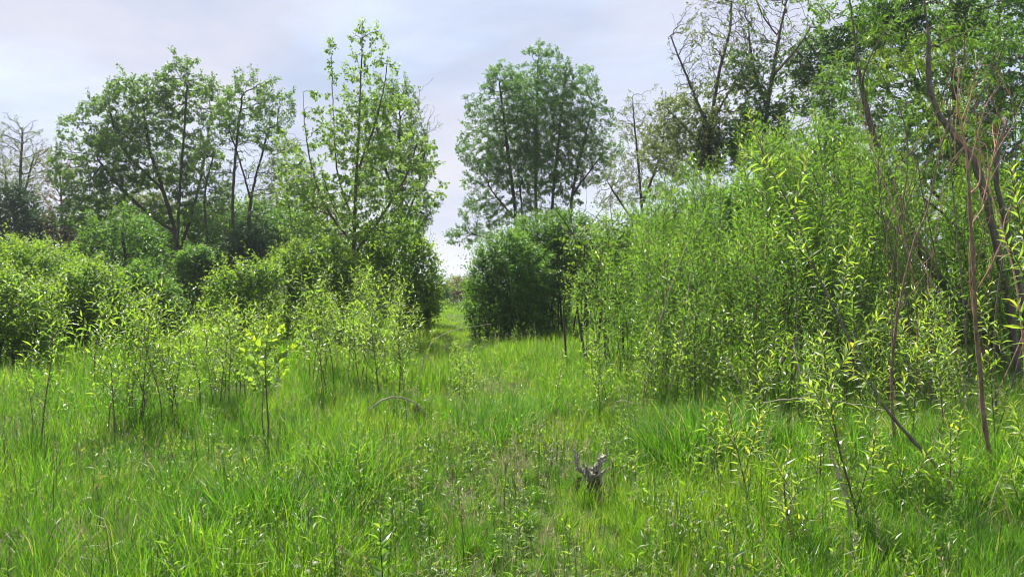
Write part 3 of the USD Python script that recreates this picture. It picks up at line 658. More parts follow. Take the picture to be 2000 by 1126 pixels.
# ------------------------------------------------------------------ willow saplings
def sapling_mesh(H, r, leafL=.085, branches=14, lean=0.10, spacing=.029, low=.28, kind="lance2", wid=.16, crook=.045):
    top = np.array([r.normal() * lean * H, r.normal() * lean * H, H])
    ctrl = [np.zeros(3), top * .33 + np.r_[r.normal(size=2) * crook * H, 0], top * .66 + np.r_[r.normal(size=2) * crook * H, 0], top]
    main = smooth_line(ctrl, 7)
    stem_r = .0042 * H ** .9 + .0018
    stems, P, D, L, T = [tube(main, np.linspace(stem_r, .0016, len(main)), 5, r)], [], [], [], []

    def dress(line, start, tone):
        seg = np.linalg.norm(np.diff(line, axis=0), axis=1)
        s = np.concatenate([[0], np.cumsum(seg)])
        m = int(s[-1] * (1 - start) / spacing)
        if m < 2:
            return
        q = np.linspace(s[-1] * start, s[-1], m)
        pt = np.stack([np.interp(q, s, line[:, c]) for c in range(3)], 1)
        tn = unit(np.gradient(pt, axis=0))
        a = np.arange(m) * 2.4 + r.random() * 6
        s1 = unit(np.cross(tn, np.array([.3, .2, 1.0]) + 1e-3))
        s2 = np.cross(tn, s1)
        rad = np.cos(a)[:, None] * s1 + np.sin(a)[:, None] * s2
        f = (np.arange(m) / m)
        dirv = tn * (.55 + .5 * f[:, None]) + rad * .8 + r.normal(size=(m, 3)) * .22 - np.array([0, 0, .12])
        P.append(pt); D.append(dirv)
        L.append(leafL * r.uniform(.7, 1.25, m) * (1.1 - .55 * f ** 3) * np.clip(.55 + f, 0, 1))
        T.append(np.clip(tone + .35 * f ** 2 + r.normal(size=m) * .18, 0, 1))

    dress(main, low + .06, .3)
    n = len(main)
    for b in range(branches):
        h = low + (0.95 - low) * (b + r.random()) / branches
        i = min(int(h * (n - 1)), n - 2)
        p0 = main[i] + (main[i + 1] - main[i]) * r.random()
        az = b * 2.4 + r.normal() * .4
        ln = H * r.uniform(.16, .30) * (1.15 - .75 * h) + .08
        out = np.array([math.cos(az), math.sin(az), 0])
        e = p0 + (out * .55 + np.array([0, 0, .9])) * ln
        line = smooth_line([p0, p0 + (out * .42 + np.array([0, 0, .4])) * ln + r.normal(size=3) * .02, e], 4)
        stems.append(tube(line, np.linspace(stem_r * .42, .0012, len(line)), 3, r))
        dress(line, .12, .3)
    P, D, L, T = map(np.concatenate, (P, D, L, T))
    return main, stems, leaves(P, D, L, L * wid, kind, r, T, spread=.5)


PROTO = {}


def sapling(protos, k, loc, H, rotz, label, group):
    key = (protos, k)
    H0 = PROTO_H[protos][k]
    if key not in PROTO:
        r = np.random.default_rng(1000 + 37 * k + sum(map(ord, protos)))
        th = Thing("willow_sapling", label, "sapling", loc, group, rotz, H / H0)
        leafL = .100 if H0 < 2.3 else .118
        main, stems, fol = sapling_mesh(H0, r, leafL * H0 / H0, wid=.19 if H0 < 2.3 else .21, branches=int(9 + H0 * 4), kind="lance2" if protos == "back" else "lance6", low=(.26, .14, .34, .20, .30, .17)[k] if H0 < 2.2 else (.16, .24, .10, .2, .28, .14)[k])
        th.part("stem", stems[0], STEM, smooth=60, local=True)
        th.part("side_shoots", cat(stems[1:]), STEM, kind="stuff", local=True)
        th.part("foliage", fol, G["willow_young" if protos == "front" else "willow"], kind="stuff", local=True)
        PROTO[key] = th
    else:
        copy_thing(PROTO[key], loc, rotz, H / H0, label, group)


PROTO_H = {"front": [1.6, 1.2, 1.9, 1.4, 1.8, 1.0], "back": [2.6, 3.0, 3.4, 2.2, 3.8, 3.2]}
r = np.random.default_rng(55)


def put(n, pxs, ds, top, protos, label, group, jitter_top=40):
    for _ in range(n):
        px, d = r.uniform(*pxs), r.uniform(*ds)
        ty = np.interp(px, [t[0] for t in top], [t[1] for t in top]) + abs(r.normal()) * jitter_top
        loc = ground_at(px, d)
        H = max(.45, EYE + (CY - ty) / F * d - loc[2])
        k = int(np.argmin([abs(h - H) + r.random() * .7 for h in PROTO_H[protos]]))
        sapling(protos, k, loc, H, r.uniform(0, 360), label, group)


put(13, (190, 385), (7.6, 9.6), [(200, 590), (250, 540), (330, 540), (370, 590)], "front", "leafy willow sapling in the clump at the left of the meadow", "saplings in the left meadow clump", 60)
put(7, (372, 455), (9.3, 10.8), [(370, 600), (450, 570)], "front", "thin willow sapling behind the yellow-leaved sapling", "saplings behind the yellow-leaved sapling", 25)
put(64, (420, 800), (10.2, 15.5), [(480, 600), (560, 560), (640, 530), (740, 520), (790, 545), (800, 580)], "front", "leafy willow sapling in the stand left of the path", "saplings in the stand left of the path", 75)
put(70, (1160, 1760), (11.0, 16.0), [(1150, 450), (1190, 385), (1250, 340), (1350, 300), (1450, 245), (1520, 205), (1600, 215), (1700, 250), (1760, 280)], "back", "tall dense willow sapling in the back of the thicket right of the path", "saplings at the back of the right thicket", 80)
put(36, (1140, 1700), (9.6, 11.5), [(1140, 540), (1200, 470), (1300, 430), (1400, 400), (1600, 380), (1700, 400)], "back", "leafy willow sapling in the front row of the thicket right of the path", "saplings at the front of the right thicket", 95)
put(30, (1740, 2080), (12.2, 16.0), [(1740, 300), (1850, 340), (2080, 300)], "back", "willow sapling under the leaning willow's limbs at the right", "saplings under the leaning willow", 50)
put(16, (1400, 1900), (7.2, 9.4), [(1400, 640), (1600, 560), (1900, 560)], "front", "wispy willow sapling standing in front of the right thicket", "wispy saplings in front of the right thicket", 90)
put(6, (820, 1120), (9, 13), [(820, 660), (1120, 640)], "front", "tiny willow shoot in the open grass near the path", "tiny willow shoots by the path", 30)
put(20, (1140, 1500), (9.2, 11.0), [(1150, 620), (1500, 560)], "front", "short willow sapling at the foot of the thicket right of the path", "short saplings at the foot of the right thicket", 60)
for (px, d, ty, lab) in [(78, 7.4, 578, "lone willow shoot at the left edge of the meadow, the taller of two"), (62, 7.3, 700, "short willow shoot beside the lone shoot at the left edge"), (185, 12, 560, "slim dark willow sapling before the left bushes"),
                         (1690, 9.0, 470, "willow sapling between the reddish bare saplings and the thicket"), (1840, 7.8, 640, "small willow shoot beneath the leaning willow trunk"), (1560, 8.4, 600, "leafy willow sapling left of the leaning branch")]:
    loc = ground_at(px, d)
    H = EYE + (CY - ty) / F * d - loc[2]
    sapling("front", int(px) % 6, loc, H, r.uniform(0, 360), lab, None)
# grey dead stems standing in the thicket
for k in range(34):
    px, d = r.uniform(1230, 1720), r.uniform(9.8, 12.5)
    b = ground_at(px, d)
    h = r.uniform(.9, 2.3)
    e = b + np.array([r.normal() * .22, r.normal() * .15, h])
    th = Thing("dead_stem", "bare grey dead stem standing among the right thicket's saplings", "stem", b, "dead stems in the right thicket")
    pts = smooth_line([b - [0, 0, .05], (b + e) / 2 + r.normal(size=3) * .05, e], 5)
    th.part("stem", tube(pts, np.linspace(.011, .004, len(pts)) * r.uniform(.7, 1.3), 5, r), STEM if k % 3 else DEAD, smooth=60)


# ------------------------------------------------------------------ single near plants, every leaf a part
def px_line(pts, d, dd=0.0, n=5):
    pts = [at(p[0], p[1], d + dd * i / max(len(pts) - 1, 1)) for i, p in enumerate(pts)]
    return smooth_line(pts, n)


def near_plant(name, label, d, stems, leafs, mat, stem_mat=STEM, cat_="sapling", seed=0, kind="lance6", wid=.17, group=None, droop=.12, spread=.5, fuller=1.45, bigger=1.2, thick=1.0, twigs=0):
    """stems: (pixel polyline, radius at base, radius at tip, depth change). leafs: (stem index, from, to, count, length, tone)."""
    r = np.random.default_rng(seed + 3000)
    p0 = stems[0][0][0]
    base = at(p0[0], p0[1], d)
    base[2] = min(base[2], float(gz(base[0], base[1])))
    th = Thing(name, label, cat_, base, group)
    lines = []
    for k, (pl, ra, rb, dd) in enumerate(stems):
        ln = px_line(pl, d, dd)
        if k == 0:
            ln = np.vstack([base - [0, 0, .04], ln[1:]]) if len(ln) > 2 else ln
        lines.append(ln)
        th.part("stem" if k == 0 else "branch", tube(ln, thick * np.linspace(ra, rb, len(ln)) * (1 + .1 * r.normal(size=len(ln))), 7 if k == 0 else 5, r, .25), RED_BROWN if k == 0 and stem_mat is RED_STEM else stem_mat, smooth=60)
    for q in range(twigs):                      # fine bare side twigs
        ln = lines[1 + q % (len(lines) - 1)]
        p = ln[int(len(ln) * r.uniform(.2, .9))]
        L_ = r.uniform(.18, .5)
        g = p + np.array([r.normal() * .35, r.normal() * .2, r.uniform(.4, 1.0)]) * L_
        tw = smooth_line([p, (p + g) / 2 + r.normal(size=3) * L_ * .12, g], 4)
        th.part("twig", tube(tw, np.linspace(.0042, .0018, len(tw)), 4, r, .2), stem_mat, smooth=60)
    for (k, a, b, m, LL, tone) in leafs:
        m, LL = int(m * fuller), LL * bigger
        ln = lines[k]
        s = np.concatenate([[0], np.cumsum(np.linalg.norm(np.diff(ln, axis=0), axis=1))])
        q = np.linspace(a, b, m) * s[-1]
        pt = np.stack([np.interp(q, s, ln[:, c]) for c in range(3)], 1)
        tn = unit(np.stack([np.interp(np.minimum(q + .02, s[-1]), s, ln[:, c]) - np.interp(np.maximum(q - .02, 0), s, ln[:, c]) for c in range(3)], 1))
        ang = np.arange(m) * 2.4 + r.random() * 6
        s1 = unit(np.cross(tn, np.array([.3, -.2, .5])))
        s2 = np.cross(tn, s1)
        f = np.arange(m) / max(m - 1, 1)
        D = tn * (.45 + .7 * f[:, None]) + .85 * (np.cos(ang)[:, None] * s1 + np.sin(ang)[:, None] * s2) + r.normal(size=(m, 3)) * .2 - np.array([0, 0, droop])
        L = LL * r.uniform(.7, 1.2, m) * np.clip(1.15 - .5 * f ** 2, .5, 1.1)
        for i in range(m):
            v = leaves(pt[i:i + 1], D[i:i + 1], L[i], L[i] * wid * r.uniform(.85, 1.2), kind, r, np.clip(tone + .3 * f[i] + r.normal() * .18, 0, 1), spread=spread)
            th.part("leaf", v, mat)
    return th


W = G["willow_near"]
near_plant("willow_shoot", "tall leafy willow shoot in the right foreground, nearest to the camera", 4.5,
           [([(1688, 1130), (1672, 1000), (1640, 880), (1618, 760), (1610, 690), (1606, 655)], .009, .002, .1), ([(1672, 1000), (1690, 930), (1705, 880), (1712, 845)], .004, .0015, -.1), ([(1640, 880), (1612, 800), (1580, 745)], .003, .0012, .15),
            ([(1618, 760), (1650, 700), (1672, 668)], .003, .0012, -.1), ([(1684, 1100), (1660, 1060), (1640, 1025)], .003, .0012, -.15)],
           [(0, .12, 1, 74, .095, .35), (1, .1, 1, 22, .09, .4), (2, .1, 1, 20, .09, .4), (3, .1, 1, 22, .095, .4), (4, .1, 1, 16, .09, .4)], W, seed=1)
near_plant("willow_shoot", "yellow-green willow shoot in the foreground right of the stump", 5.2,
           [([(1470, 1060), (1458, 960), (1440, 880), (1425, 815), (1418, 785)], .006, .0015, .1), ([(1452, 930), (1470, 870), (1478, 830), (1486, 805)], .003, .0012, -.1), ([(1440, 880), (1412, 830), (1398, 800)], .003, .0012, .1)],
           [(0, .3, 1, 28, .085, .6), (1, .15, 1, 16, .08, .6), (2, .15, 1, 13, .08, .65)], W, seed=2)
near_plant("willow_shoot", "low leafy willow shoot at the foot of the reddish bare sapling", 5.3,
           [([(1775, 1040), (1768, 970), (1758, 915), (1752, 880)], .006, .0015, .1), ([(1770, 990), (1735, 920), (1715, 890)], .003, .0012, -.1), ([(1768, 970), (1800, 910), (1812, 880)], .003, .0012, .1)],
           [(0, .2, 1, 22, .09, .45), (1, .2, 1, 14, .085, .45), (2, .2, 1, 12, .085, .45)], W, seed=3)
near_plant("willow_shoot", "willow shoot with upright leaves right of the leaning branch", 6.9,
           [([(1845, 850), (1838, 770), (1832, 700), (1822, 640), (1815, 612)], .006, .0015, .1), ([(1836, 740), (1860, 680), (1868, 650)], .003, .0012, -.1), ([(1836, 745), (1800, 690), (1795, 655)], .003, .0012, .1)],
           [(0, .3, 1, 30, .095, .35), (1, .15, 1, 14, .09, .35), (2, .15, 1, 14, .09, .35)], W, seed=4)
near_plant("willow_shoot", "willow shoot reaching in at the right edge, level with the fork of trunks", 4.6,
           [([(2075, 1130), (2050, 800), (2020, 560), (1992, 430), (1978, 355), (1974, 330)], .010, .0015, 0), ([(2025, 590), (1992, 520), (1970, 480), (1962, 455)], .004, .0012, -.1), ([(2045, 760), (2000, 640), (1985, 590)], .004, .0012, .1)],
           [(0, .62, 1, 34, .09, .35), (1, .25, 1, 18, .09, .4), (2, .4, 1, 12, .09, .4)], W, seed=5)
near_plant("leaning_branch", "long brown willow branch leaning left over the foreground with leafy tip", 5.4,
           [([(1905, 1002), (1835, 915), (1770, 845), (1715, 775), (1672, 690), (1635, 615), (1590, 520), (1550, 420), (1510, 340), (1478, 270), (1462, 225)], .014, .0025, 1.0),
            ([(1635, 615), (1648, 560), (1655, 500), (1660, 470)], .004, .0014, .1), ([(1590, 520), (1555, 480), (1520, 455)], .004, .0014, .1), ([(1550, 420), (1562, 370), (1572, 330), (1576, 300)], .004, .0014, .1), ([(1672, 690), (1700, 640), (1720, 615)], .004, .0014, -.1),
            ([(1510, 340), (1478, 315), (1452, 292)], .003, .0012, .1), ([(1715, 775), (1690, 740), (1660, 720)], .003, .0012, -.1)],
           [(0, .55, 1, 60, .085, .4), (1, .15, 1, 16, .085, .4), (2, .15, 1, 15, .085, .4), (3, .1, 1, 17, .085, .4), (4, .2, 1, 13, .09, .4), (5, .15, 1, 11, .085, .4), (6, .2, 1, 12, .085, .45)], W, BARK_GREY, "branch", 6, thick=1.1)
near_plant("willow_shoot", "lower left meadow shoot with narrow leaves beneath the yellow-leaved sapling", 5.6,
           [([(458, 1010), (455, 950), (450, 900), (446, 872)], .004, .0012, .1), ([(456, 970), (474, 920), (480, 895)], .002, .001, .05)],
           [(0, .25, 1, 17, .07, .55), (1, .2, 1, 11, .065, .6)], W, seed=7)
NR = np.random.default_rng(616)
for k, (px, py, d, top, lab) in enumerate([(1600, 1010, 5.6, 700, "leafy willow shoot just left of the nearest one, beside the level dry stick"), (1700, 1000, 5.5, 660, "willow shoot with bright tips between the nearest shoot and the reddish bare sapling"), (1860, 1060, 5.0, 800, "low willow shoot between the leaning branch's foot and the right bare sapling"),
                                     (1555, 1120, 4.3, 880, "short willow shoot at the bottom edge left of the nearest shoot"), (1990, 1080, 4.8, 720, "leafy willow shoot low at the right edge"), (1385, 1010, 5.9, 800, "thin willow shoot left of the yellow-green shoot"), (1780, 900, 6.6, 560, "tall thin willow shoot behind the reddish bare sapling"), (1950, 940, 6.3, 560, "tall willow shoot behind the right bare sapling"),
                                     (1480, 960, 6.4, 690, "willow shoot between the yellow-green shoot and the thicket")]):
    ln_ = top - py
    w = NR.normal() * 18
    main = [(px, py), (px + w * .5, py + ln_ * .35), (px + w, py + ln_ * .7), (px + w * .7 + NR.normal() * 6, top)]
    st_ = [(main, .0065, .0014, .1)]
    lf = [(0, .25, 1, int(abs(ln_) / 11), .085, .4)]
    for q in range(4):
        f = .25 + .16 * q
        bx_, by_ = px + w * f, py + ln_ * f
        sgn = 1 if (q + k) % 2 else -1
        st_.append(([(bx_, by_), (bx_ + sgn * 16, by_ + ln_ * .11), (bx_ + sgn * (22 + NR.normal() * 5), by_ + ln_ * .24)], .003, .0011, NR.normal() * .12))
        lf.append((q + 1, .1, 1, int(abs(ln_) * .25 / 6) + 4, .08, .4))
    near_plant("willow_shoot", lab, d, st_, lf, W, seed=60 + k)
# yellow-leaved sapling
near_plant("yellow_sapling", "young cottonwood sapling with bright yellow-green heart-shaped leaves", 7.3,
           [([(522, 895), (524, 830), (520, 760), (518, 700), (524, 650), (526, 618)], .010, .002, 0), ([(520, 760), (495, 710), (470, 680), (455, 665)], .004, .0014, .15), ([(519, 740), (545, 700), (568, 680), (580, 668)], .004, .0014, -.15),
            ([(518, 700), (495, 665), (482, 645)], .003, .0012, -.1), ([(520, 690), (545, 655), (552, 630)], .003, .0012, .1), ([(521, 775), (490, 745), (468, 725)], .003, .0012, .1), ([(522, 770), (548, 735), (560, 712)], .003, .0012, -.1), ([(521, 880), (512, 820), (514, 760), (510, 720)], .007, .002, .1)],
           [(0, .55, 1, 17, .082, .45), (1, .25, 1, 9, .08, .5), (2, .25, 1, 9, .08, .5), (3, .2, 1, 8, .085, .5), (4, .2, 1, 8, .085, .5), (5, .25, 1, 7, .08, .35), (6, .25, 1, 7, .08, .35)], G["yellow"], STEM, "sapling", 8, "heart", .95, droop=.3, spread=1.3, fuller=2.3, bigger=.72)
# reddish bare saplings at the right
RB = [([(1757, 938), (1748, 860), (1742, 780), (1743, 700), (1750, 640), (1756, 600), (1768, 540), (1786, 470), (1808, 420), (1818, 380)], .013, .006, .1),
      ([(1818, 380), (1832, 310), (1842, 270), (1855, 240), (1872, 205), (1886, 180), (1900, 150)], .006, .0025, .1), ([(1743, 700), (1742, 620), (1738, 560), (1732, 480), (1741, 425), (1764, 380)], .006, .003, .2), ([(1742, 430), (1748, 350), (1752, 320), (1772, 305)], .003, .002, .1),
      ([(1764, 380), (1790, 345), (1822, 300), (1850, 255)], .003, .0015, .1), ([(1772, 305), (1800, 270), (1822, 230), (1842, 205), (1852, 170)], .003, .0015, -.1), ([(1818, 380), (1824, 355), (1800, 330)], .0025, .0012, -.1), ([(1750, 640), (1754, 520), (1752, 440), (1765, 410)], .005, .0025, -.1),
      ([(1765, 410), (1782, 380), (1810, 350)], .003, .0014, -.1), ([(1855, 240), (1849, 215), (1850, 180), (1862, 120)], .003, .0012, -.1), ([(1872, 205), (1880, 150), (1885, 112)], .0025, .0012, .1), ([(1756, 600), (1790, 560), (1812, 525)], .003, .0012, .2)]
near_plant("bare_sapling", "leafless reddish sapling with forked twigs, the left of the two at the right", 6.5, RB, [], W, RED_BROWN, "sapling", 9, thick=1.15, twigs=16)
RC = [([(1948, 1008), (1938, 920), (1922, 820), (1914, 720), (1906, 640), (1903, 560), (1900, 500), (1896, 440), (1893, 380), (1890, 330)], .0145, .007, 0), ([(1890, 330), (1886, 290), (1876, 240), (1870, 200), (1872, 160), (1876, 130)], .007, .002, 0),
      ([(1912, 560), (1935, 520), (1958, 470)], .005, .003, -.1), ([(1893, 380), (1912, 360), (1914, 330), (1905, 305), (1880, 280), (1865, 262)], .006, .002, .1), ([(1890, 330), (1900, 300), (1915, 240), (1923, 205), (1915, 195), (1905, 180)], .004, .0015, -.1),
      ([(1906, 640), (1896, 570), (1894, 480), (1904, 420)], .004, .002, .1), ([(1918, 400), (1930, 350), (1937, 320), (1950, 290), (1978, 245), (1985, 225)], .004, .002, .1), ([(1896, 440), (1920, 405), (1918, 400)], .004, .0035, .1), ([(1937, 320), (1948, 270), (1955, 235)], .003, .0014, .1),
      ([(1930, 350), (1930, 310), (1926, 285), (1918, 278)], .003, .0015, .1), ([(1886, 290), (1882, 250), (1890, 220), (1898, 165)], .003, .0012, .1), ([(1870, 200), (1862, 160), (1868, 120), (1872, 105)], .0025, .001, .1), ([(1876, 240), (1895, 190), (1905, 150), (1925, 105)], .003, .001, .1),
      ([(1985, 225), (1975, 190), (1965, 180)], .002, .001, 0), ([(1890, 330), (1870, 310), (1850, 345), (1838, 370)], .003, .0015, .1), ([(1958, 470), (1962, 430), (1975, 400)], .003, .0015, .1)]
near_plant("bare_sapling", "leafless brown sapling with a cluster of red twigs, nearest to the right edge", 5.6, RC, [], W, RED_STEM, "sapling", 10, thick=1.35, twigs=30)


r = np.random.default_rng(404)
for k in range(16):
    px, d = r.uniform(1735, 2010), r.uniform(7.2, 10.5)
    b = ground_at(px, d)
    tx, ty = px + r.normal() * 70 - 30, r.uniform(110, 430)
    e = at(tx, ty, d + r.normal() * .5)
    m1, m2 = b + (e - b) * .4 + r.normal(size=3) * .12, b + (e - b) * .75 + r.normal(size=3) * .14
    th = Thing("tangled_stem", "thin bare grey-brown stem in the tangle below the leaning willow", "stem", b, "thin bare stems under the leaning willow")
    pts = smooth_line([b - [0, 0, .05], m1, m2, e], 6)
    th.part("stem", tube(pts, np.linspace(.010, .003, len(pts)) * r.uniform(.7, 1.3), 5, r, .2), (STEM, RED_BROWN, BARK_GREY, RED_STEM)[k % 4], smooth=60)
    for q in range(3):
        i = int(len(pts) * r.uniform(.45, .9))
        p = pts[i]
        g = p + np.array([r.normal() * .3, r.normal() * .15, r.uniform(.2, .7)])
        ln = smooth_line([p, (p + g) / 2 + r.normal(size=3) * .06, g], 4)
        th.part("branch", tube(ln, np.linspace(.004, .0015, len(ln)), 4, r, .2), (STEM, RED_BROWN, BARK_GREY, RED_STEM)[k % 4], smooth=60)


# ------------------------------------------------------------------ dead wood
def stick(name, label, d, lines, mat, cat_="stick", seed=0, sides=6):
    rr = np.random.default_rng(seed + 70)
    p = at(lines[0][0][0][0], lines[0][0][0][1], d)
    th = Thing(name, label, cat_, p)
    for k, (pl, ra, rb, dd) in enumerate(lines):
        ln = px_line(pl, d, dd)
        ln[1:-1] += rr.normal(size=ln[1:-1].shape) * .004
        th.part("shaft" if k == 0 else "twig", tube(ln, np.linspace(ra, rb, len(ln)), sides, rr, .25), mat, smooth=60)
    return th


t = stick("fallen_branch", "bent pale fallen branch with dark clotted roots in the left grass", 9.3, [([(722, 800), (745, 782), (770, 775), (795, 779), (820, 793), (842, 818), (856, 840)], .012, .009, .2), ([(815, 790), (835, 815), (848, 836)], .006, .004, .1), ([(842, 818), (866, 838), (880, 852)], .006, .003, .1), ([(772, 775), (782, 765), (790, 758)], .003, .0015, 0)], DEAD, "branch", 1)
r = np.random.default_rng(77)
rt = []
for k in range(150):
    f = r.random()
    a = at(808 + 40 * f + r.normal() * 4, 792 + 34 * f + r.normal() * 3, 9.35 + r.normal() * .05)
    e = a + np.array([r.normal() * .05, r.normal() * .05, -abs(r.normal()) * .10 - .03])
    rt.append(tube(smooth_line([a, (a + e) / 2 + r.normal(size=3) * .02, e], 3), np.linspace(.006, .0015, 7), 3, r))
t.part("root_mat", cat(rt), ROT, kind="stuff")
t = stick("arched_twig", "arching dead twig bent over the path with small leaf tufts", 13, [([(820, 742), (826, 712), (833, 688), (846, 667), (870, 651), (905, 640), (958, 633)], .011, .004, .4), ([(833, 690), (848, 722), (858, 765), (864, 800)], .007, .003, .1), ([(820, 742), (812, 775), (808, 815)], .01, .009, .1)], DEAD, "twig", 2)
for k, (px, py) in enumerate([(846, 665), (833, 688), (826, 705), (846, 650), (812, 720)]):
    p = at(px, py, 13)
    m = 10
    D = np.array([0, 0, .9]) + r.normal(size=(m, 3)) * .6
    for i in range(m):
        t.part("leaf", leaves(p[None] + r.normal(size=(1, 3)) * .02, D[i:i + 1], np.array([.085]), .016, "lance6", r), W)
stick("dry_stick", "forked pale dry stick poking up left of the stump", 6.7, [([(1052, 830), (1056, 850), (1066, 872), (1072, 884)], .005, .006, .1), ([(1052, 830), (1060, 832), (1062, 845)], .003, .002, .1), ([(1062, 862), (1080, 878), (1102, 882)], .004, .003, .1)], DEAD, seed=3)
stick("dry_stick", "long pale dry stick lying level across the right foreground", 7.4, [([(1482, 788), (1530, 780), (1580, 777), (1630, 783), (1690, 793), (1742, 806)], .006, .005, -.3)], DEAD, seed=4)
stick("dry_stick", "pale curved dead stem dropping to the grass in front of the thicket", 8.0, [([(1550, 668), (1556, 700), (1566, 738), (1585, 775), (1596, 800)], .006, .008, -.3), ([(1566, 738), (1590, 760), (1600, 778)], .004, .003, 0)], DEAD, seed=5)
stick("dry_stick", "short thick pale stick leaning at the thicket's front edge", 9.3, [([(1416, 698), (1428, 715), (1438, 738), (1450, 762)], .012, .010, -.1)], DEAD, seed=6)
stick("dry_stick", "pale dead stalks bundled beside the nearest willow shoot", 4.6, [([(1622, 880), (1640, 930), (1655, 985), (1668, 1060)], .006, .008, -.1), ([(1636, 900), (1650, 950), (1660, 1000), (1676, 1050)], .005, .006, .1), ([(1600, 800), (1618, 870), (1640, 940)], .003, .005, .1)], DEAD, seed=7)
stick("dry_stick", "dark crooked dead twig standing in the right foreground grass", 4.5, [([(1512, 1085), (1522, 1045), (1530, 1015), (1545, 985), (1554, 962)], .008, .003, .1), ([(1530, 1015), (1548, 1000), (1560, 990)], .003, .001, 0)], BARK_GREY, seed=8)
stick("dry_stick", "thin white curled stem lying in the grass right of the path", 7.6, [([(1198, 800), (1202, 785), (1218, 782), (1238, 787), (1246, 795)], .004, .003, .1)], DEAD, seed=9)
stick("dry_stick", "long pale stem leaning in the middle of the willow thicket", 10.2, [([(1262, 740), (1280, 660), (1300, 590), (1325, 520), (1345, 470)], .012, .006, .3)], DEAD, seed=10)

# tree stump, broken and splintered
d = 6.0
sb = ground_at(1155, d)
st = Thing("tree_stump", "weathered broken tree stump with splintered prongs in the foreground grass", "stump", sb)
r = np.random.default_rng(12)


def splinter(pl, ra, rb, dd=0.0, name="prong", mat=WEATHERED, sides=8, bump=.8):
    ln = px_line(pl, d, dd, 4)
    ln[1:-1] += r.normal(size=ln[1:-1].shape) * .005
    v, f, t_ = tube(ln, np.linspace(ra * .72, rb * .45, len(ln)) * (1 + .2 * r.normal(size=len(ln))), sides, r, bump)
    st.part(name, (v, f, None), mat, smooth=35)


splinter([(1165, 985), (1162, 960), (1158, 935), (1160, 915)], .095, .055, 0, "body", ROT, 11, .5)
splinter([(1160, 950), (1157, 930), (1165, 910), (1172, 895), (1184, 888)], .05, .02, -.06)
splinter([(1163, 930), (1172, 905), (1172, 890), (1168, 880)], .022, .006, -.02)
splinter([(1156, 935), (1166, 912), (1178, 898), (1188, 900)], .025, .008, -.08)
splinter([(1168, 930), (1180, 918), (1192, 912)], .018, .008, .02)
splinter([(1170, 918), (1174, 935), (1180, 952), (1183, 962)], .013, .006, -.1)
splinter([(1150, 935), (1140, 920), (1128, 910), (1126, 895), (1123, 882), (1119, 875)], .03, .012, .04)
splinter([(1126, 915), (1127, 898), (1132, 888), (1130, 884)], .018, .006, .02)
splinter([(1152, 925), (1146, 912), (1140, 908), (1138, 904)], .024, .010, -.04)
splinter([(1150, 940), (1143, 918), (1149, 903)], .016, .008, -.06)
splinter([(1148, 960), (1142, 948), (1144, 940)], .02, .008, -.1)
splinter([(1140, 930), (1152, 913), (1158, 915)], .012, .010, -.09)
splinter([(1130, 935), (1128, 950), (1132, 975)], .028, .03, .04, "root", ROT)
splinter([(1180, 960), (1195, 975), (1205, 990)], .03, .02, .04, "root", ROT)

# ------------------------------------------------------------------ grass and ground cover
def blades(n, radius, hmin, hmax, w, r, lean=.25, curl=1.0, seg=4, tint=None, upright=0.0, fan=.5):
    base = np.stack([r.normal(size=n) * radius * .55, r.normal(size=n) * radius * .55, np.zeros(n)], 1)
    az = np.arctan2(base[:, 1], base[:, 0]) * fan + r.uniform(-np.pi, np.pi, n) * (1 - fan * .5)
    H = r.uniform(hmin, hmax, n)
    th0 = np.abs(r.normal(size=n)) * lean * .6 + .03
    cu = curl * r.uniform(.15, 1.0, n) ** 1.6
    wd = w * r.uniform(.6, 1.3, n)
    s = np.linspace(0, 1, seg + 1)
    th = th0[:, None] + cu[:, None] * s[None] ** 1.8
    ds = H[:, None] / seg
    hx = np.concatenate([np.zeros((n, 1)), np.cumsum(np.sin((th[:, 1:] + th[:, :-1]) / 2) * ds, 1)], 1)
    hz = np.concatenate([np.zeros((n, 1)), np.cumsum(np.cos((th[:, 1:] + th[:, :-1]) / 2) * ds, 1)], 1)
    out = np.stack([np.cos(az), np.sin(az), np.zeros(n)], 1)
    tw = r.uniform(-.9, .9, n)
    side = np.stack([-np.sin(az + tw), np.cos(az + tw), np.zeros(n)], 1)
    mid = base[:, None] + out[:, None] * hx[..., None] + np.array([0, 0, 1.0]) * (hz[..., None] - .02)
    hw = wd[:, None] * .5 * np.array([.7, 1, .95, .65, 0.0] if seg == 4 else np.append(np.linspace(.9, .6, seg), 0))[None]
    Lf, Rt = mid - side[:, None] * hw[..., None], mid + side[:, None] * hw[..., None]
    V = np.concatenate([Lf[:, :-1], Rt[:, :-1], mid[:, -1:]], 1)
    k = 2 * seg + 1
    f = []
    for i in range(seg - 1):
        f += [[i, seg + i, seg + i + 1], [i, seg + i + 1, i + 1]]
    f += [[seg - 1, 2 * seg - 1, 2 * seg]]
    Fs = (np.array(f)[None] + (np.arange(n) * k)[:, None, None]).reshape(-1, 3)
    t = r.beta(2.2, 2.4, n) * .85 if tint is None else tint(n)
    t = np.where(r.random(n) < .05, r.uniform(.9, 1, n), t) if tint is None else t
    return V.reshape(-1, 3), Fs, np.repeat(t, k)


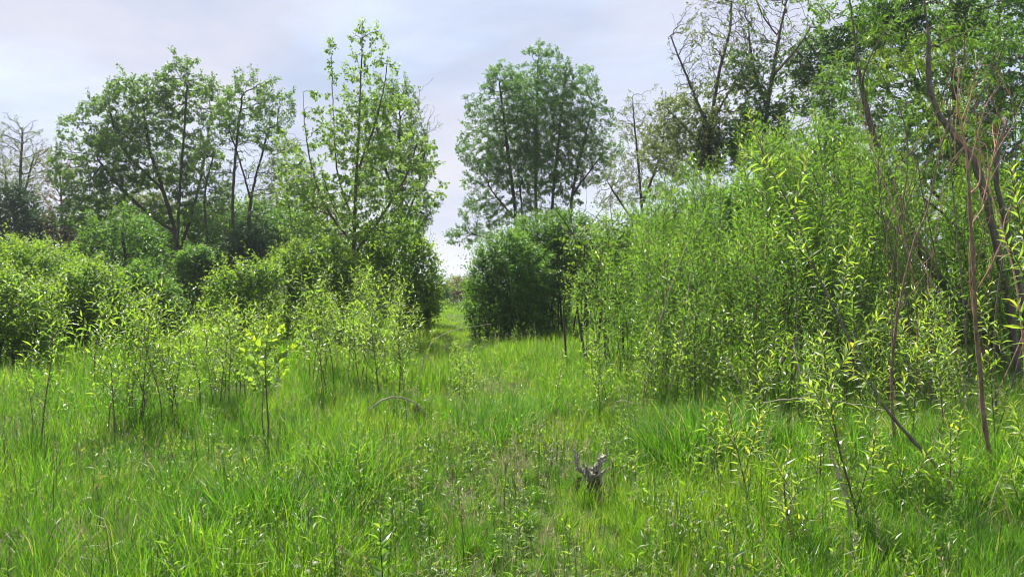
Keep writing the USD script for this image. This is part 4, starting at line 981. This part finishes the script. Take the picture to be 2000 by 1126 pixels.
def herb_mesh(r, H, nl, L, wid, kind="oval4", stems=3):
    P, D, LL, st_ = [], [], [], []
    for s_ in range(stems):
        b = np.r_[r.normal(size=2) * .05, 0]
        e = b + np.r_[r.normal(size=2) * .05, H * r.uniform(.7, 1.1)]
        ln = smooth_line([b, (b + e) / 2 + r.normal(size=3) * .012, e], 3)
        st_.append(tube(ln, np.linspace(.0028, .0012, len(ln)), 3, r))
        q = np.linspace(.25, 1, nl)
        pt = b + (e - b) * q[:, None]
        a = np.arange(nl) * 2.4 + r.random() * 6
        P.append(pt)
        D.append(np.stack([np.cos(a), np.sin(a), .35 + .5 * q + r.normal(size=nl) * .15], 1))
        LL.append(L * r.uniform(.7, 1.2, nl) * (1.1 - .5 * q))
    P, D, LL = map(np.concatenate, (P, D, LL))
    lv = leaves(P, D, LL, LL * wid, kind, r, np.clip(r.normal(size=len(P)) * .22 + .5, 0, 1), spread=.4)
    return cat([(v, f, np.full(len(v), .2)) for v, f, _ in st_] + [lv])


def rush_mesh(r, n, H, radius):
    out = []
    for _ in range(n):
        b = np.r_[r.normal(size=2) * radius, 0]
        e = b + np.r_[r.normal(size=2) * .05, H * r.uniform(.7, 1.1)]
        ln = smooth_line([b, (b + e) / 2 + r.normal(size=3) * .008, e], 3)
        out.append(tube(ln, np.r_[np.linspace(.0018, .0012, len(ln) - 3), .0012, .0022, .0008], 3, r))
    v, f, _ = cat(out)
    return v, f, np.repeat(r.random(n), len(v) // n)


def instancer(name, protos, mats, P, idx, rot, scale, tilt, label, category):
    path = "/World/" + name
    pi = UsdGeom.PointInstancer.Define(stage, path)
    rel = pi.CreatePrototypesRel()
    for k, (vft, m) in enumerate(zip(protos, mats)):
        p = path + "/" + numbered(path, "tuft")
        write_mesh(p, vft, m)
        rel.AddTarget(p)
    n = len(P)
    pi.CreatePositionsAttr(Vt.Vec3fArray.FromNumpy(P.astype(np.float32)))
    pi.CreateProtoIndicesAttr(Vt.IntArray.FromNumpy(idx.astype(np.int32)))
    pi.CreateScalesAttr(Vt.Vec3fArray.FromNumpy(scale.astype(np.float32)))
    q = []
    for a, (tx, ty) in zip(rot, tilt):
        g = Gf.Rotation(Gf.Vec3d(0, 0, 1), math.degrees(a)) * Gf.Rotation(Gf.Vec3d(1, 0, 0), math.degrees(tx)) * Gf.Rotation(Gf.Vec3d(0, 1, 0), math.degrees(ty))
        z = g.GetQuat()
        q.append(Gf.Quath(z.GetReal(), *z.GetImaginary()))
    pi.CreateOrientationsAttr(Vt.QuathArray(q))
    tag(pi.GetPrim(), label, category, None, "stuff")


def scatter(d0, d1, dens, r, margin=1.2):
    """Points over the part of the meadow between distances d0 and d1 that the view covers, and a little beyond."""
    w0, w1 = d0 * .68 + margin, d1 * .68 + margin
    area = (w0 + w1) * (d1 - d0)
    n = int(area * dens)
    y = d0 + (d1 - d0) * np.sqrt(r.random(n) * (1 - (w0 / w1) ** 2) + (w0 / w1) ** 2) if w0 < w1 else r.uniform(d0, d1, n)
    y = r.uniform(d0, d1, n * 2)
    x = r.uniform(-1, 1, n * 2) * w1
    k = np.abs(x) < y * .68 + margin
    return np.stack([x[k], y[k]], 1)[:n]


def path_dist(x, y):
    c = np.interp(y, [0, 4, 8, 14, 22, 35, 70], [.15, .15, .05, -.45, -1.3, -2.4, -5.0])
    return np.abs(x - c)


r = np.random.default_rng(2024)
lush = lambda n: np.where(r.random(n) < .04, r.uniform(.9, 1, n), r.beta(2, 3, n) * .5)
mid = lambda n: np.where(r.random(n) < .05, r.uniform(.9, 1, n), r.beta(2.5, 2.5, n) * .8)
lime = lambda n: np.where(r.random(n) < .07, r.uniform(.9, 1, n), .35 + r.beta(2.5, 2, n) * .5)
GT = [blades(64, .22, .18, .44, .0072, r, .45, 1.5, tint=lush), blades(70, .19, .26, .54, .0046, r, .38, 1.3, tint=mid), blades(56, .24, .16, .40, .0078, r, .6, 1.9, tint=mid), blades(70, .24, .20, .42, .0040, r, .42, 1.1, tint=lime),
      blades(54, .20, .28, .60, .0070, r, .5, 1.7, tint=lush), blades(80, .22, .09, .24, .0058, r, .65, 1.4, tint=lime), blades(150, .13, .36, .66, .0066, r, .45, 1.9, fan=.9, tint=lush)]
GT += [blades(60, .26, .24, .46, .009, r, .4, 1.3, tint=mid), blades(65, .30, .20, .42, .011, r, .45, 1.4, tint=lime)]            # coarse, for the far meadow
GT += [blades(90, .14, .30, .58, .0062, r, .4, 2.2, fan=.9, tint=mid)]
pts, idx, sc = [], [], []
for (d0, d1, dens, kinds, s0) in [(2.3, 6, 88, (0, 6, 4, 1, 9, 2, 3), 1.0), (6, 11, 60, (0, 6, 4, 1, 9, 2, 3), 1.05), (11, 18, 24, (0, 1, 2, 3, 4, 7), 1.2), (18, 32, 12, (7, 8), 1.25), (32, 75, 2.2, (7, 8), 1.7)]:
    xy = scatter(d0, d1, dens, r)
    pn = meshkit.noise(np.stack([xy[:, 0] * .7, xy[:, 1] * .7, np.zeros(len(xy))], -1), 11)
    pdist = path_dist(xy[:, 0], xy[:, 1])
    on = np.clip(1 - pdist / np.interp(xy[:, 1], [0, 8, 30], [1.7, 1.7, 2.0]), 0, 1)
    k = np.array(kinds)[np.minimum((np.clip(pn * 1.5 - .25 + r.normal(size=len(xy)) * .28, 0, .999) * len(kinds)).astype(int), len(kinds) - 1)]
    if 5 in kinds:
        k = np.where(r.random(len(xy)) < on * .8, 5, k)
    s = np.interp(xy[:, 1], [3, 9, 16], [.60, .66, .82]) * s0 * r.uniform(.7, 1.25, len(xy)) * (.42 + 1.1 * pn) * (1 - .55 * on)
    pts.append(xy); idx.append(k); sc.append(s)
for (px, d, n_, k_, s_) in [(1390, 7.0, 26, 6, 1.0), (1440, 7.6, 18, 6, 1.0), (1330, 7.6, 14, 6, .95), (640, 6.3, 20, 9, 1.05), (560, 5.2, 18, 6, .95), (520, 4.4, 16, 9, .9), (960, 8.8, 14, 6, .9), (230, 9.5, 14, 4, 1.0), (1800, 6.6, 22, 6, 1.0), (1900, 5.4, 18, 9, 1.05), (330, 4.4, 14, 9, 1.0), (1020, 9.5, 10, 6, .8)]:
    c = ground_at(px, d)
    pts.append(c[:2] + r.normal(size=(n_, 2)) * .28); idx.append(np.full(n_, k_)); sc.append(1.0 * s_ * r.uniform(.75, 1.1, n_))
xy, idx, s = np.vstack(pts), np.concatenate(idx), np.concatenate(sc)
# keep the stump's front a little open
m = (np.abs(xy[:, 0] - sb[0] * xy[:, 1] / 6) < .26) & (xy[:, 1] > 4.7) & (xy[:, 1] < 6.1)
idx, s = np.where(m & (r.random(len(s)) < .8), r.choice([5, 2, 3, 9], len(s)), idx), np.where(m, r.uniform(.28, .55, len(s)), s)
P = np.c_[xy, gz(xy[:, 0], xy[:, 1])]
instancer("grass", GT, [G["grass"]] * len(GT), P, idx, r.uniform(0, 2 * np.pi, len(P)), np.c_[s, s, s * r.uniform(.85, 1.15, len(s))], r.normal(size=(len(P), 2)) * .16, "lush green meadow grass covering the whole ground", "grass")
# dark upright rush stalks
RM = [rush_mesh(r, 5, .52, .14), rush_mesh(r, 6, .44, .18), rush_mesh(r, 3, .62, .10)]
xy = np.vstack([scatter(2.6, 9, 5, r), scatter(9, 16, 1.2, r)])
pn = meshkit.noise(np.stack([xy[:, 0] * .6, xy[:, 1] * .6, np.zeros(len(xy))], -1), 21)
xy = xy[(pn > .38) & (xy[:, 0] < 3.2 + r.normal(size=len(xy)) * .5)]
n = len(xy)
s = r.uniform(.75, 1.1, n)
instancer("rush_stalks", RM, [G["rush"]] * 3, np.c_[xy, gz(xy[:, 0], xy[:, 1])], r.integers(0, 3, n), r.uniform(0, 6.28, n), np.c_[s, s, s], r.normal(size=(n, 2)) * .05, "thin dark green upright stalks standing through the meadow grass", "stalks")
# seed-head grasses: thin culms with a loose panicle
def seed_grass(r, n, H, radius):
    out = []
    for _ in range(n):
        b = np.r_[r.normal(size=2) * radius, 0]
        lean = np.r_[r.normal(size=2) * .10, 0]
        hh = H * r.uniform(.7, 1.1)
        ln = smooth_line([b, b + lean * .3 + [0, 0, hh * .55], b + lean + [0, 0, hh]], 4)
        out.append((*tube(ln, np.linspace(.0013, .0007, len(ln)), 3, r)[:2], np.full((len(ln)) * 3 + 1, .15)))
        m = 16
        f = r.random(m)
        p = ln[-1] - np.array([0, 0, 1.0]) * (f * hh * .22)[:, None]
        D = unit(r.normal(size=(m, 3)) * [1, 1, .3] + [0, 0, .9])
        out.append(leaves(p, D, .018 + .012 * f, .0035, "oval2", r, .55 + .45 * r.random(m)))
    return cat(out)


SG = [seed_grass(r, 5, .62, .16), seed_grass(r, 7, .5, .2)]
xy = np.vstack([scatter(2.6, 9, 5, r), scatter(9, 22, 2.2, r)])
pn = meshkit.noise(np.stack([xy[:, 0] * .5, xy[:, 1] * .5, np.zeros(len(xy))], -1), 33)
xy = xy[pn > .42]
n = len(xy)
s = r.uniform(.7, 1.15, n)
instancer("seed_grass", SG, [G["straw"], G["grass"]], np.c_[xy, gz(xy[:, 0], xy[:, 1])], r.integers(0, 2, n), r.uniform(0, 6.28, n), np.c_[s, s, s], r.normal(size=(n, 2)) * .08, "fine seed heads on thin stalks above the meadow grass", "seed grass")
# leafy herbs
HM = [herb_mesh(r, .34, 9, .075, .24), herb_mesh(r, .26, 8, .06, .34), herb_mesh(r, .42, 12, .085, .19, "lance6"), herb_mesh(r, .2, 7, .05, .5)]
xy = np.vstack([scatter(2.6, 8, 16, r), scatter(8, 20, 6, r)])
pd = path_dist(xy[:, 0], xy[:, 1])
xy = xy[(r.random(len(xy)) < np.clip(1.25 - pd / 3.0, .3, 1)) & ~((np.abs(xy[:, 0] - sb[0] * xy[:, 1] / 6) < .3) & (xy[:, 1] > 4.4) & (xy[:, 1] < 6.2))]
n = len(xy)
s = r.uniform(.7, 1.25, n)
instancer("meadow_herbs", HM, [G["herb"]] * 4, np.c_[xy, gz(xy[:, 0], xy[:, 1])], r.integers(0, 4, n), r.uniform(0, 6.28, n), np.c_[s, s, s], r.normal(size=(n, 2)) * .08, "small yellow-green leafy herbs scattered through the grass", "herbs")
# dead grass: straw-coloured blades
SM = [blades(26, .25, .18, .45, .0045, r, .9, 1.3, tint=lambda n: r.random(n)), blades(18, .3, .25, .5, .004, r, 1.1, 1.0, tint=lambda n: r.random(n))]
xy = np.vstack([scatter(2.6, 8, 4, r), scatter(8, 18, 1.6, r), np.stack([r.normal(size=26) * .3 - 2.45, 4.6 + r.normal(size=26) * .3], 1)])
n = len(xy)
s = r.uniform(.7, 1.2, n)
instancer("dry_grass", SM, [G["straw"]] * 2, np.c_[xy, gz(xy[:, 0], xy[:, 1])], r.integers(0, 2, n), r.uniform(0, 6.28, n), np.c_[s, s, s], r.normal(size=(n, 2)) * .1, "dry straw-coloured old grass blades between the green ones", "dry grass")

# ------------------------------------------------------------------ haze: one box of thin air round everything
import trimesh
hz = usdkit.material(stage, "/World/Looks/haze", {"v": ("principled_volume", {"color": (.86, .91, 1.0), "density": HAZE, "anisotropy": .2})}, volume="v.volume")
bx = trimesh.creation.box((2000, 2000, 32))
bx.apply_translation((0, 600, 14.5))
write_mesh("/World/haze", (np.array(bx.vertices), np.array(bx.faces), None), hz)
tag(stage.GetPrimAtPath("/World/haze"), "thin pale summer haze softening the far trees", "haze", None, "stuff")

# ------------------------------------------------------------------ flowers and single weeds
def flower(name, label, px, py, d, heads, mat, headr, seed, category="flower"):
    r = np.random.default_rng(seed)
    b = ground_at(px, d)
    th = Thing(name, label, category, b)
    for k, (hx, hy) in enumerate(heads):
        e = at(hx, hy, d)
        ln = smooth_line([b, (b + e) / 2 + r.normal(size=3) * .015, e], 4)
        th.part("stem", tube(ln, np.linspace(.003, .0018, len(ln)), 4, r), G["rush"])
        n = 46
        a, q = r.uniform(0, 6.28, n), np.sqrt(r.random(n)) * headr
        P = e + np.stack([np.cos(a) * q, np.sin(a) * q, r.normal(size=n) * .004 + .006 - q ** 2 * 4], 1)
        D = np.stack([np.cos(a), np.sin(a), .5 + r.random(n)], 1)
        th.part("flower_head", leaves(P, D, .006, .005, "oval4", r), mat)
    lv = [(b + np.array([0, 0, .1 + .07 * i]) + r.normal(size=3) * .01) for i in range(7)]
    th.part("leaf_tuft", leaves(np.array(lv), np.stack([r.normal(size=7), r.normal(size=7), np.full(7, .5)], 1), .09, .02, "lance6", r), G["herb"])


flower("yarrow", "small pale pink-white flower heads at the bottom edge left of centre", 606, 1180, 3.75, [(581, 1108), (600, 1118), (616, 1101)], G["petal"], .012, 5)
flower("red_clover", "single rusty-red flower head low in the left foreground grass", 190, 1000, 5.2, [(188, 949)], G["red_flower"], .014, 6)
flower("pale_flower", "tiny white flower above the fallen branch's roots", 832, 830, 9.2, [(830, 782), (836, 780)], G["petal"], .014, 7)
near_plant("broadleaf_weed", "broad-leaved weed standing up at the bottom centre-left", 3.6, [([(750, 1190), (747, 1120), (744, 1075), (742, 1030)], .004, .0015, 0)], [(0, .25, 1, 17, .075, .08)], G["herb"], G["rush"], "weed", 21, "oval4", .34)
near_plant("broadleaf_weed", "bright leafy weed at the lower right corner beside the dead twig", 4.0, [([(1500, 1150), (1498, 1120), (1494, 1092)], .004, .0015, 0), ([(1500, 1140), (1475, 1110), (1465, 1095)], .003, .0012, 0), ([(1500, 1140), (1525, 1118), (1535, 1100)], .003, .0012, .1)], [(0, .1, 1, 12, .06, .5), (1, .1, 1, 9, .055, .5), (2, .1, 1, 9, .055, .5)], G["herb"], G["rush"], "weed", 22, "oval4", .4)
near_plant("broadleaf_weed", "leafy green weed growing against the right side of the stump", 5.9, [([(1240, 960), (1242, 910), (1240, 875)], .003, .0012, 0)], [(0, .2, 1, 13, .075, .5)], G["herb"], G["rush"], "weed", 23, "lance6", .24)
